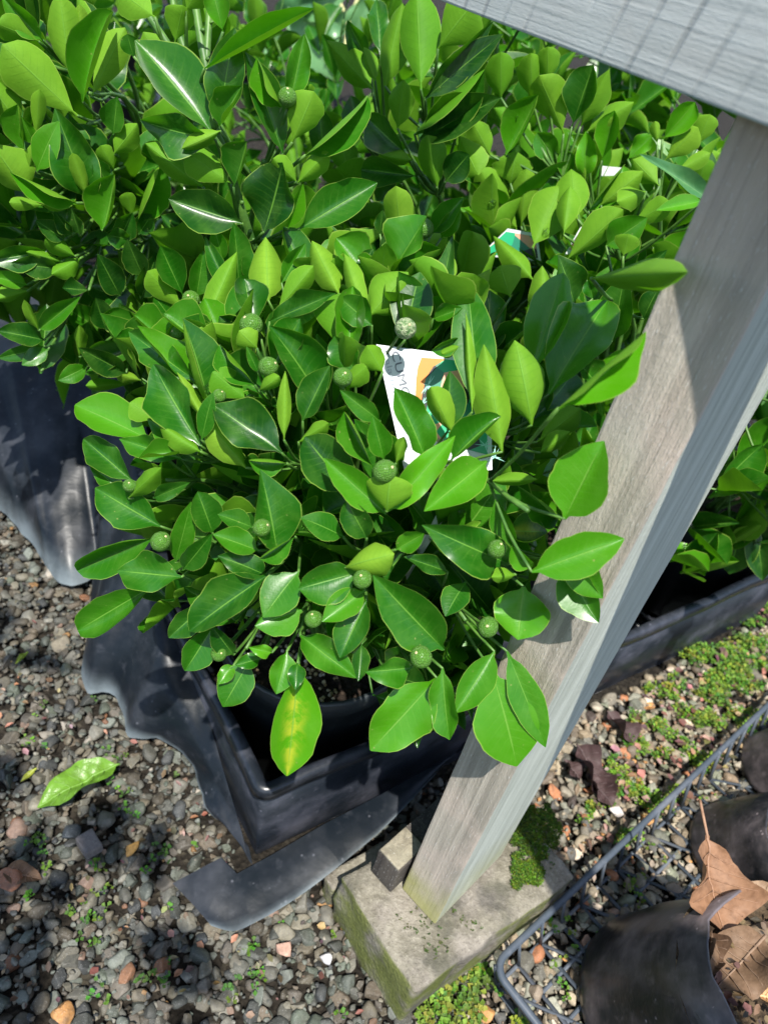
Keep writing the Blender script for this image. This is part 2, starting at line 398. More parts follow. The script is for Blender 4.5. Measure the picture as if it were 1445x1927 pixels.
for o in (leg, rail): 
    o.data.polygons.foreach_set('use_smooth', [False] * len(o.data.polygons))

# --- concrete block under the leg
blk = empty('concrete_block', (.16, .36, 0), 'mossy concrete block under the foot of the timber leg', 'block')
bc, bl, br = Vector((.1198, .2623, 0)), Vector((.0393, .3440, 0)), Vector((.2673, .3970, 0))
mb = MB(); box_mb(mb, bc, bl - bc, br - bc, Vector((0, 0, .0795)), 10, 16, 6, .0035, .004, 3)
mb.build('slab', M_CONC, blk)
mb = MB(); e = (br - bc); box_mb(mb, bl + Vector((-.002, .004, 0)), (bl - bc) * .16, e * .8, Vector((0, 0, .040)), 3, 10, 4, .003, .004, 4)
mb.build('ledge', M_CONC, blk)

# --- timber offcut between the leg and the black strip
off = empty('timber_offcut', (.085, .38, .08), 'small dark timber offcut with pale end grain wedged beside the leg', 'wood offcut')
o0 = Vector((.0735, .366, .0815)); e1 = (pa - pb).normalized() ; e2 = (pc - pb).normalized()
o0 = pa + e1 * .004 - e2 * .012 + Vector((0, 0, .002))
mb = MB(); box_mb(mb, o0, e1 * .026, e2 * .085, Vector((0, 0, .040)), 2, 6, 4, .001, .0012, 8); mb.build('block_body', M_DARKWOOD, off)
mb = MB(); box_mb(mb, o0 + Vector((0, 0, .0405)) + e1 * .001, e1 * .024, e2 * .034, Vector((0, 0, .003)), 2, 3, 1, .0007, .0008, 9); mb.build('end_face', M_ENDWOOD, off)

# --- crates
CK = Vector((-.0480, .3624, 0)); CU = Vector((.7655, .6434, 0)); CV = Vector((-.6434, .7655, 0))
def rrect(L, W, off, rad, nc=5):
    """rounded rectangle outline from (0,0) to (L,W), grown by off"""
    r = max(rad + off, .001); P = []
    for cx, cy, a0 in ((L - rad, W - rad, 0), (rad, W - rad, 90), (rad, rad, 180), (L - rad, rad, 270)):
        for k in range(nc + 1):
            a = R(a0 + 90 * k / nc); P.append((cx + r * math.cos(a), cy + r * math.sin(a)))
    return P
def sweep(mb, org, U, V, L, W, rad, prof, wob=0, nc=5, div=10):
    n = 0; rings = []
    for (o_, z) in prof:
        P = rrect(L, W, o_, rad, nc); Q = []
        for i in range(len(P)):
            a, b = P[i], P[(i + 1) % len(P)]
            m = div if (i % (nc + 1)) == nc else 1
            for k in range(m): Q.append((a[0] + (b[0] - a[0]) * k / m, a[1] + (b[1] - a[1]) * k / m))
        ring = []
        for (x, y) in Q:
            p = org + U * x + V * y + Vector((0, 0, z))
            if wob: p += Vector((noise.noise(p * 9), noise.noise(p * 9 + Vector((5, 0, 0))), noise.noise(p * 9 + Vector((0, 7, 0))) * .8)) * wob * (.3 + z * 5)
            ring.append(p)
        rings.append(ring)
    n = len(rings[0]); vs = [p for r_ in rings for p in r_]
    mb.add(vs, [(i * n + k, i * n + (k + 1) % n, (i + 1) * n + (k + 1) % n, (i + 1) * n + k) for i in range(len(rings) - 1) for k in range(n)])
def crate(org, L, W, label, group=None):
    root = empty('plastic_crate', org, label, 'crate', group)
    z1 = .150
    m = MB(); sweep(m, org, CU, CV, L, W, .016, [(-.022, .006), (-.010, z1 - .012), (-.0065, z1 - .012), (-.019, .004), (-.03, .003), (-.03, .0055), (-.022, .006)], .004); m.build('crate_wall', M_CRATE, root)
    m = MB(); sweep(m, org, CU, CV, L, W, .016, [(-.0125, z1 - .004), (-.0105, z1 - .0008), (-.007, z1 + .001), (-.002, z1 + .0004), (.0006, z1 - .003), (.0006, z1 - .014), (-.002, z1 - .0145), (-.002, z1 - .006), (-.0125, z1 - .0065), (-.0125, z1 - .004)], .004); m.build('crate_rim', M_CRATE, root)
    m = MB()
    for i in range(int(L / .028)):
        x = .02 + i * .028
        if x < L - .03: box_mb(m, org + CU * x + CV * .024 + Vector((0, 0, .004)), CU * .008, CV * (W - .05), Vector((0, 0, .005)))
    for j in range(int(W / .028)):
        y = .02 + j * .028
        if y < W - .03: box_mb(m, org + CU * .024 + CV * y + Vector((0, 0, .0035)), CU * (L - .05), CV * .008, Vector((0, 0, .0045)))
    m.build('crate_floor', M_CRATE, root)
    return root
crate(CK, .385, .265, 'black plastic crate around the fruiting citrus pot', 'black crates under the bench')
crate(CK + CU * .402, .50, .265, 'black plastic crate to the right of the timber leg, its front wall in shadow', 'black crates under the bench')

# --- pots
def lathe(mb, cx, cy, prof, n=40, sq=0, lean=(0, 0), mi=0, seed=0):
    vs = []; uv = []
    for (r, z) in prof:
        for k in range(n):
            a = 2 * math.pi * k / n
            rr = r * (1 + sq * noise.noise(Vector((math.cos(a) * 1.3 + seed, math.sin(a) * 1.3, z * 12))))
            vs.append((cx + lean[0] * z + rr * math.cos(a), cy + lean[1] * z + rr * math.sin(a), z)); uv.append((k / n, z))
    m = len(prof)
    mb.add(vs, [(i * n + k, i * n + (k + 1) % n, (i + 1) * n + (k + 1) % n, (i + 1) * n + k) for i in range(m - 1) for k in range(n)], uv, mi=mi)
def soil_mesh(mb, cx, cy, r, z, seed=0, amp=.006):
    vs = [(cx, cy, z)]; n = 28
    for i in range(1, 8):
        for k in range(n):
            a = 2 * math.pi * k / n; rr = r * i / 7
            x, y = cx + rr * math.cos(a), cy + rr * math.sin(a)
            vs.append((x, y, z + amp * noise.noise(Vector((x * 60, y * 60, seed))) + amp * .6 * noise.noise(Vector((x * 190, y * 190, seed)))))
    fs = [(0, 1 + k, 1 + (k + 1) % n) for k in range(n)]
    for i in range(6):
        for k in range(n): fs.append((1 + i * n + k, 1 + (i + 1) * n + k, 1 + (i + 1) * n + (k + 1) % n, 1 + i * n + (k + 1) % n))
    mb.add(vs, fs)
def pot_parts(root, x, y, z0, rt, h, rb=None, mat=None, soil=True, name='pot', smat=None, drop=.022):
    rb = rb or rt * .78; z1 = z0 + h
    m = MB(); lathe(m, x, y, [(.001, z0), (rb, z0), (rb + .002, z0 + .003), (rt - .006, z1 - .022), (rt - .001, z1 - .020), (rt, z1 - .002), (rt - .001, z1), (rt - .004, z1 + .0005), (rt - .006, z1 - .002), (rt - .008, z1 - .022), (rb, z0 + .01)])
    p = m.build(name, mat or M_POT, root)
    if soil:
        s = MB(); soil_mesh(s, x, y, rt - .008, z1 - drop, x * 7); s.build('soil', smat or M_SOIL, p)
    return p

# ================================================================== leaves
def leaf_geo(shape='ell', fold=12, cup=10, bend=25, lip=0, wave=0, tipb=0, seed=0, N=14, K=10):
    """unit leaf: base at the origin, tip at (0,1,0), upper side +Z, widest half-width 0.5"""
    rr = random.Random(seed)
    cen = []; y = z = 0.0; ang = -R(bend) / 2
    for i in range(N + 1):
        cen.append((y, z, ang)); t = i / N
        d = R(bend) / N + (R(tipb) / N * 3 if t > .66 else 0)
        y += math.cos(ang) / N; z -= math.sin(ang) / N; ang += d
    a0 = math.atan2(cen[-1][1], cen[-1][0]); L = math.hypot(cen[-1][0], cen[-1][1])
    ca, sa = math.cos(-a0) / L, math.sin(-a0) / L
    vs = []; uv = []
    for i in range(N + 1):
        t = i / N; s = max(0, (t - .05) / .95)
        pa_, pb_ = {'obo': (1.15, .62), 'rnd': (.72, .62), 'lan': (.85, 1.12), 'ell': (.82, .98)}[shape]
        mx_ = pa_ / (pa_ + pb_)
        wd = (s ** pa_ * (1 - min(1, s)) ** pb_) / (mx_ ** pa_ * (1 - mx_) ** pb_)
        wd = .5 * wd * (1 + rr.uniform(-.022, .022))
        if t < .06: wd = .028
        if i == N: wd = .012
        y, z, an = cen[i]
        ty, tz = math.cos(an), -math.sin(an)
        row = []
        for sd in (-1, 1):
            x = zz = 0; pts = []
            for k in range(1, K // 2 + 1):
                u = k / (K // 2)
                phi = R(fold) * (.38 if k == 1 else 1.08) + R(cup) * u + (R(lip) * max(0, (u - .25)) ** 1.3 * (1 if sd == (1 if lip >= 0 else -1) else 0) * (1 if lip >= 0 else -1))
                st = wd / (K // 2) * (1 + .035 * math.sin(t * 7.5 + seed * 1.7 + sd * 1.4) + .025 * math.sin(t * 19 + seed + sd))
                x += math.cos(phi) * st; zz += math.sin(phi) * st
                wz = wave * wd * u * u * math.sin(t * 9 + sd * 1.3 + seed)
                pts.append((sd * x, zz + wz, sd * u))
            row.append(pts)
        full = row[0][::-1] + [(0, 0, 0)] + row[1]
        for (x, zz, u) in full:
            py, pz = y + zz * (-tz), z + zz * ty
            vs.append((x, py * ca - pz * sa, py * sa + pz * ca)); uv.append((u * .5 + .5, t))
    n = K + 1
    fs = [(i * n + k, i * n + k + 1, (i + 1) * n + k + 1, (i + 1) * n + k) for i in range(N) for k in range(K)]
    return vs, fs, uv
def mkforms(mat, specs, pre):
    out = []
    for i, sp in enumerate(specs):
        vs, fs, uv = leaf_geo(seed=i + 1, **sp)
        m = MB(); m.add(vs, fs, uv); me = m.mesh(pre, True, [mat]); out.append((me, vs, fs, uv))
    return out
U_SPECS = [dict(shape='ell', fold=17, cup=8, bend=11), dict(shape='obo', fold=19, cup=10, bend=6, wave=.12), dict(shape='rnd', fold=15, cup=12, bend=9),
           dict(shape='ell', fold=23, cup=6, bend=17, wave=.15), dict(shape='obo', fold=25, cup=22, bend=-18), dict(shape='ell', fold=13, cup=-10, bend=20),
           dict(shape='rnd', fold=21, cup=14, bend=-8, wave=.1), dict(shape='lan', fold=21, cup=8, bend=15, wave=.12), dict(shape='ell', fold=19, cup=4, bend=7, tipb=14), dict(shape='obo', fold=16, cup=16, bend=13, lip=35)]
N_SPECS = [dict(shape='obo', fold=12, cup=22, bend=-22), dict(shape='rnd', fold=14, cup=30, bend=-14), dict(shape='ell', fold=18, cup=18, bend=-30, wave=.1), dict(shape='obo', fold=8, cup=16, bend=10, tipb=-25), dict(shape='ell', fold=20, cup=30, bend=-6, wave=.15)]
F_SPECS = [dict(shape='obo', fold=38, cup=20, bend=-14), dict(shape='ell', fold=42, cup=24, bend=12, wave=.15), dict(shape='rnd', fold=34, cup=34, bend=-22), dict(shape='ell', fold=30, cup=42, bend=22, tipb=30)]
L_SPECS = [dict(shape='ell', fold=8, cup=8, bend=16, lip=130), dict(shape='obo', fold=10, cup=10, bend=8, lip=165), dict(shape='rnd', fold=10, cup=12, bend=-10, lip=110)]
K_SPECS = [dict(shape='ell', fold=8, cup=8, bend=16, lip=-130), dict(shape='obo', fold=10, cup=10, bend=8, lip=-165), dict(shape='rnd', fold=10, cup=12, bend=-10, lip=-110)]
jr = random.Random(5)
U2 = [dict(sp, fold=sp['fold'] + jr.uniform(-5, 5), cup=sp['cup'] + jr.uniform(-6, 8), bend=sp['bend'] + jr.uniform(-12, 12), wave=sp.get('wave', 0) + jr.uniform(.04, .16)) for sp in U_SPECS * 2]
FORMS = {'u': mkforms(M_LEAF, U_SPECS + U2, 'leaf'), 'n': mkforms(M_LEAF, N_SPECS, 'leaf'), 'f': mkforms(M_LEAF, F_SPECS, 'leaf'), 'l': mkforms(M_LEAF, L_SPECS, 'leaf'), 'k': mkforms(M_LEAF, K_SPECS, 'leaf')}
CUPF = mkforms(M_LEAF, [dict(shape='rnd', fold=14, cup=48, bend=-40), dict(shape='rnd', fold=10, cup=60, bend=-60)], 'leaf')
FORMS['c'] = CUPF
BROAD = mkforms(M_BROAD, [dict(shape='lan', fold=12, cup=6, bend=40, wave=.2), dict(shape='ell', fold=16, cup=4, bend=55, wave=.25), dict(shape='lan', fold=20, cup=8, bend=25, wave=.2)], 'leaf')

def hull_t(u, v, c, r, k=1.0):
    d = ray(u, v); oo = Vector((CAM[i] - c[i] for i in range(3)))
    q = Vector([oo[i] / (r[i] * k) for i in range(3)]); e = Vector([d[i] / (r[i] * k) for i in range(3)])
    A = e.dot(e); B = q.dot(e); C_ = q.dot(q) - 1; D = B * B - A * C_
    return (-B - math.sqrt(max(D, 0))) / A
PN = (pb - pa).cross(Vector((0, 0, 1))).normalized()
if PN.dot(CAM - pa) < 0: PN = -PN
POSTL = [(756, 1672), (817, 1740), (950, 1620), (1500, 690), (1500, 240), (1378, 233)]
def post_t(u, v):
    d = ray(u, v); return (pa - CAM).dot(PN) / d.dot(PN)

def leaf_matrix(b, t, n, wid, flip=1):
    Y = t - b; L = Y.length; Y.normalize(); Z = (n - n.dot(Y) * Y).normalized(); X = Y.cross(Z)
    m = Matrix((X * wid, Y * L, Z * min(L, wid * 1.9))).transposed().to_4x4(); m.translation = b
    return m
class Plant:
    def __init__(s, root, c, r, seed=1, forms=FORMS):
        s.root = root; s.c = c; s.r = r; s.leaves = []; s.bases = []; s.rn = random.Random(seed); s.forms = forms
    def traced(s, text, front=True):
        for ln in text.strip().splitlines():
            ln = ln.split('#')[0].split()
            if len(ln) < 6: continue
            bx, by, tx, ty, wp = map(float, ln[:5]); k = ln[5]
            y = int(ln[6]) / 9 if len(ln) > 6 else .35
            p = int(ln[7]) / 9 if len(ln) > 7 else 0
            dz = float(ln[8]) / 100 if len(ln) > 8 else 0
            tm = hull_t((bx + tx) / 2, (by + ty) / 2, s.c, s.r) - dz
            tb = hull_t(bx, by, s.c, s.r, .94) - dz; tt = hull_t(tx, ty, s.c, s.r, 1.02) - dz
            Lp = math.hypot(tx - bx, ty - by) * tm / F
            lim = .42 * Lp
            tb = max(min(tb, tm + lim), tm - lim * .4); tt = max(min(tt, tm + lim * .6), tm - lim)
            if front and (inpoly(tx, ty, POSTL) or inpoly((bx + tx) / 2, (by + ty) / 2, POSTL)):
                q = min(post_t(tx, ty), post_t((bx + tx) / 2, (by + ty) / 2)) - .016
                if tt > q or tm > q: dd = max(tt, tm) - q; tt -= dd; tb -= dd * .8; tm -= dd
            B = atd(bx, by, tb); T = atd(tx, ty, tt)
            vw = (CAM - (B + T) / 2).normalized()
            ax = (T - B).normalized()
            roll = {'u': s.rn.uniform(-24, 24), 'n': s.rn.uniform(-16, 16), 'c': s.rn.uniform(-8, 8), 'f': s.rn.choice((-1, 1)) * s.rn.uniform(22, 40)}.get(k, s.rn.uniform(-10, 10))
            n = (vw - vw.dot(ax) * ax).normalized()
            if len(ln) > 9: roll = float(ln[9])
            n = Matrix.Rotation(R(roll), 3, ax) @ n
            wid = 1.1 * wp * tm / F / max(.72, math.cos(R(roll)))
            if k in 'f': wid *= 1.38
            if k in 'lk': wid *= 1.2
            if k in 'nc': n = -n; wid *= (1.2 if k == 'n' else 1.55)
            i = s.rn.randrange(len(s.forms[k]))
            if k == 'u' and len(s.forms[k]) > 8: i = s.rn.choice((2, 6) if wp / (Lp * F / tm) > .68 else (7, 0, 3, 5, 8) if (wp / (Lp * F / tm) < .5 or by > 950) else (0, 1, 3, 4, 5, 8, 9)) + 10 * s.rn.randrange(3)
            s.leaves.append((s.forms[k][i], leaf_matrix(B, T, n, wid), (min(1, max(0, y + s.rn.uniform(-.06, .06))), p, s.rn.random()), Lp * wid * 9, (bx, by)))
            s.bases.append(B)
    def fill(s, ncl, smin, smax, size, youth, ok, up=.8, nl=(4, 6), c=None, r=None, tilt=(20, 75)):
        c = Vector(c or s.c); r = r or s.r; made = 0
        for _ in range(ncl * 6):
            if made >= ncl: break
            while True:
                q = Vector((s.rn.uniform(-1, 1), s.rn.uniform(-1, 1), s.rn.uniform(-1, 1)))
                if .02 < q.length < 1: break
            q = q.normalized() * s.rn.uniform(smin, smax)
            P = Vector((c[i] + q[i] * r[i] for i in range(3)))
            if P.z < .1: continue
            rad = Vector((q.x, q.y, q.z * .5)).normalized()
            st = (rad * .55 + Vector((0, 0, up)) + Vector((s.rn.uniform(-.3, .3), s.rn.uniform(-.3, .3), 0))).normalized()
            any_ = False; a0 = s.rn.uniform(0, 6.28)
            e1 = st.orthogonal().normalized(); e2 = st.cross(e1)
            nn = s.rn.randint(*nl)
            for k in range(nn):
                a = a0 + k * 2.4; el = R(s.rn.uniform(*tilt))
                d = st * math.cos(el) + (e1 * math.cos(a) + e2 * math.sin(a)) * math.sin(el)
                L = s.rn.uniform(*size); B = P - st * .006 * k; T = B + d * L
                if T.z < .06: continue
                u, v, dep = proj((B + T) / 2); u2, v2, _d = proj(T)
                if not ok(u, v, dep) or not ok(u2, v2, dep): continue
                n = st - st.dot(d) * d
                if n.length < .05: n = e1.copy()
                n = Matrix.Rotation(R(s.rn.uniform(-25, 25)), 3, d) @ n.normalized()
                kk = s.rn.choice('uuuuunnfkl'); i = s.rn.randrange(len(s.forms[kk]))
                y = s.rn.uniform(*youth)
                vis = L * L * 4 / dep if (-30 < u < 1475 and -30 < v < 1957) else 0
                s.leaves.append((s.forms[kk][i], leaf_matrix(B, T, n, L * s.rn.uniform(.46, .62)), (y, s.rn.random() * .5, s.rn.random()), vis, (u, v)))
                any_ = True
            if any_: made += 1; s.bases.append(P)
    def finish(s, trunk, nb=20, maxobj=300, stemr=.0022):
        s.leaves.sort(key=lambda a: -a[3])
        for j, (fm, mw, pr, _, _b) in enumerate(s.leaves[:maxobj]):
            o = link('leaf', fm[0], s.root, None, mw); o.color = (*pr, 1)
        rest = s.leaves[maxobj:]
        if rest:
            m = MB()
            for fm, mw, pr, _, _b in rest:
                m.add([mw @ Vector(v) for v in fm[1]], fm[2], fm[3], pr)
            o = m.build('inner_leaf_mass', fm[0].materials[0], s.root); o.color = (0, 0, 0, 1); o['kind'] = 'stuff'
        # branches: group leaf bases, run one branch to every group and a twig to every base
        B = np.array([tuple(b) for b in s.bases]); rg = np.random.RandomState(3)
        nb = min(nb, len(B)); cen = B[rg.choice(len(B), nb, replace=False)]
        for _ in range(8):
            lab = ((B[:, None] - cen[None]) ** 2).sum(2).argmin(1)
            for i in range(nb):
                if (lab == i).any(): cen[i] = B[lab == i].mean(0)
        t0 = Vector(trunk)
        for i in range(nb):
            mem = B[lab == i]
            if not len(mem): continue
            e = Vector(cen[i]); e = e + (t0 + Vector((0, 0, .1)) - e).normalized() * .022
            mid = (t0 + e) / 2 + Vector((0, 0, .05 * (e - t0).length / .2)) + Vector((s.rn.uniform(-.012, .012), s.rn.uniform(-.012, .012), 0))
            m = MB(); pts = catmull([t0 + Vector((s.rn.uniform(-.006, .006), s.rn.uniform(-.006, .006), 0)), mid, e], 5)
            m.tube(pts, [stemr * (1.5 - .8 * k / len(pts)) for k in range(len(pts))], 6)
            for b in mem:
                b = Vector(b); kq = pts[-3]
                m.tube(catmull([kq, (kq + b) / 2 + Vector((0, 0, -.004)), b], 3), [stemr * .6] * 6 + [stemr * .45], 5)
            m.build('branch', M_STEM, s.root)
    def droplets(s, n, seed=4):
        m = MB(); rn_ = random.Random(seed)
        cand = [l for l in s.leaves if l[3] > 0][:120]
        for _ in range(n):
            fm, mw, pr, _a, _b = rn_.choice(cand)
            i = rn_.randrange(3 * 11, 12 * 11)
            v = Vector(fm[1][i]); p = mw @ v
            N = (mw.to_3x3().inverted().transposed() @ Vector((0, 0, 1))).normalized()
            if N.dot(CAM - p) < 0: N = -N
            rr = rn_.uniform(.0014, .0038); a = N.orthogonal().normalized(); b = N.cross(a); ph = rn_.uniform(0, 6.28); sx = rn_.uniform(.8, 1.5)
            vs = []; 
            for q in range(4):
                th = q / 4 * math.pi / 2; cr, hz = math.cos(th), math.sin(th)
                for k in range(12):
                    al = 2 * math.pi * k / 12
                    x_, y_ = rr * cr * math.cos(al) * sx, rr * cr * math.sin(al)
                    vs.append(p + a * (x_ * math.cos(ph) - y_ * math.sin(ph)) + b * (x_ * math.sin(ph) + y_ * math.cos(ph)) + N * (rr * .55 * hz - .0002))
            vs.append(p + N * rr * .55)
            fs = [(q * 12 + k, q * 12 + (k + 1) % 12, (q + 1) * 12 + (k + 1) % 12, (q + 1) * 12 + k) for q in range(3) for k in range(12)] + [(36 + k, 36 + (k + 1) % 12, 48) for k in range(12)]
            m.add(vs, fs)
        o = m.build('water_droplets', M_WATER, s.root); o['kind'] = 'stuff'

# fruit mesh: dimpled green globe, tan stylar scar on top (+Z), stalk button below
def fruit_mesh():
    m = MB(); vs = []; n = 24; q = 16
    for i in range(q + 1):
        th = math.pi * i / q
        for k in range(n):
            a = 2 * math.pi * k / n; d = Vector((math.sin(th) * math.cos(a), math.sin(th) * math.sin(a), math.cos(th) * .96))
            vs.append(d * (1 + .02 * noise.noise(d * 3) + .012 * noise.noise(d * 9) - (.05 if i == 0 else 0)))
    m.add(vs, [(i * n + k, (i + 1) * n + k, (i + 1) * n + (k + 1) % n, i * n + (k + 1) % n) for i in range(q) for k in range(n)])
    vs = []
    for i, (r_, z) in enumerate(((.13, .945), (.11, .985), (.04, .995), (.001, .99))):
        for k in range(10): vs.append((r_ * math.cos(k * .628) * (1 + .2 * math.sin(k * 2.1)), r_ * math.sin(k * .628), z))
    m.add(vs, [(i * 10 + k, i * 10 + (k + 1) % 10, (i + 1) * 10 + (k + 1) % 10, (i + 1) * 10 + k) for i in range(3) for k in range(10)], mi=1)
    m.tube([(0, 0, -.9), (0, 0, -1.1), (.05, 0, -1.5)], [.3, .16, .10], 8, mi=2)
    return m.mesh('fruit', True, [M_FRUIT, M_SCAR, M_STEM])
FRUIT = fruit_mesh()
FRUIT2 = FRUIT.copy(); FRUIT2.materials[0] = M_PALESCAR
def add_fruits(pl, text):
    for ln in text.strip().splitlines():
        a = ln.split(); u, v, rp = map(float, a[:3]); dz = float(a[3]) / 100 if len(a) > 3 else .4 / 100
        t_ = hull_t(u, v, pl.c, pl.r) - dz; P = atd(u, v, t_); r_ = rp * t_ / F
        vw = (CAM - P).normalized()
        ax = (vw * pl.rn.uniform(.3, .9) + Vector((pl.rn.uniform(-.5, .5), pl.rn.uniform(-.3, .3), pl.rn.uniform(.2, .9)))).normalized()
        q = ax.to_track_quat('Z', 'Y'); mw = Matrix.Translation(P) @ q.to_matrix().to_4x4() @ Matrix.Scale(r_, 4)
        mw = mw @ Matrix.Diagonal((pl.rn.uniform(.94, 1.06), pl.rn.uniform(.92, 1.04), pl.rn.uniform(.95, 1.1), 1)); o = link('fruit', FRUIT2 if len(a) > 4 else FRUIT, pl.root, None, mw)
        if len(a) > 4: o['label'] = 'fruit with a pale scabby patch'
        pl.bases.append(P - ax * r_ * 1.4)

# ================================================================== potted plants
KEEP = [[(-200, 960), (60, 1020), (150, 1100), (150, 1190), (240, 1380), (380, 1560), (340, 1640), (560, 1500), (870, 1400), (760, 1680), (900, 2100), (-200, 2100)],   # gravel, film
        [(300, 1110), (500, 1180), (500, 1290), (700, 1330), (700, 1430), (490, 1520)], [(440, 1150), (560, 1150), (640, 1240), (745, 1240), (740, 1400), (440, 1400)],
        [(185, 130), (250, 100), (300, 220), (285, 300), (235, 310), (190, 250)], [(1100, 1200), (1500, 1050), (1500, 2000), (900, 2000)], [(0, 700), (230, 740), (140, 800), (160, 1010), (0, 1000)]]
POSTALL = [(756, 1672), (817, 1740), (950, 1620), (1700, 350), (1600, 0), (1480, 0)]
def ok_generic(u, v, d):
    if any(inpoly(u, v, P) for P in KEEP): return False
    if (inpoly(u, v, POSTL) or inpoly(u, v, POSTALL)) and (v > 620 or d < post_t(min(u, 1440), v) + .09): return False
    return True
TAGD = .482
TAGQ = [(708, 648), (880, 668), (880, 900), (762, 900)]
def ok_main(u, v, d):
    if not ok_generic(u, v, d): return False
    if inpoly(u, v, [(670, 610), (925, 630), (925, 880), (720, 880)]) and d < TAGD + .05: return False
    return True

def potted(label, x, y, z0, rt, h, group='potted citrus bushes', pot=True):
    root = empty('potted_citrus', (x, y, z0), label, 'potted plant', group)
    if pot: pot_parts(root, x, y, z0, rt, h)
    return root

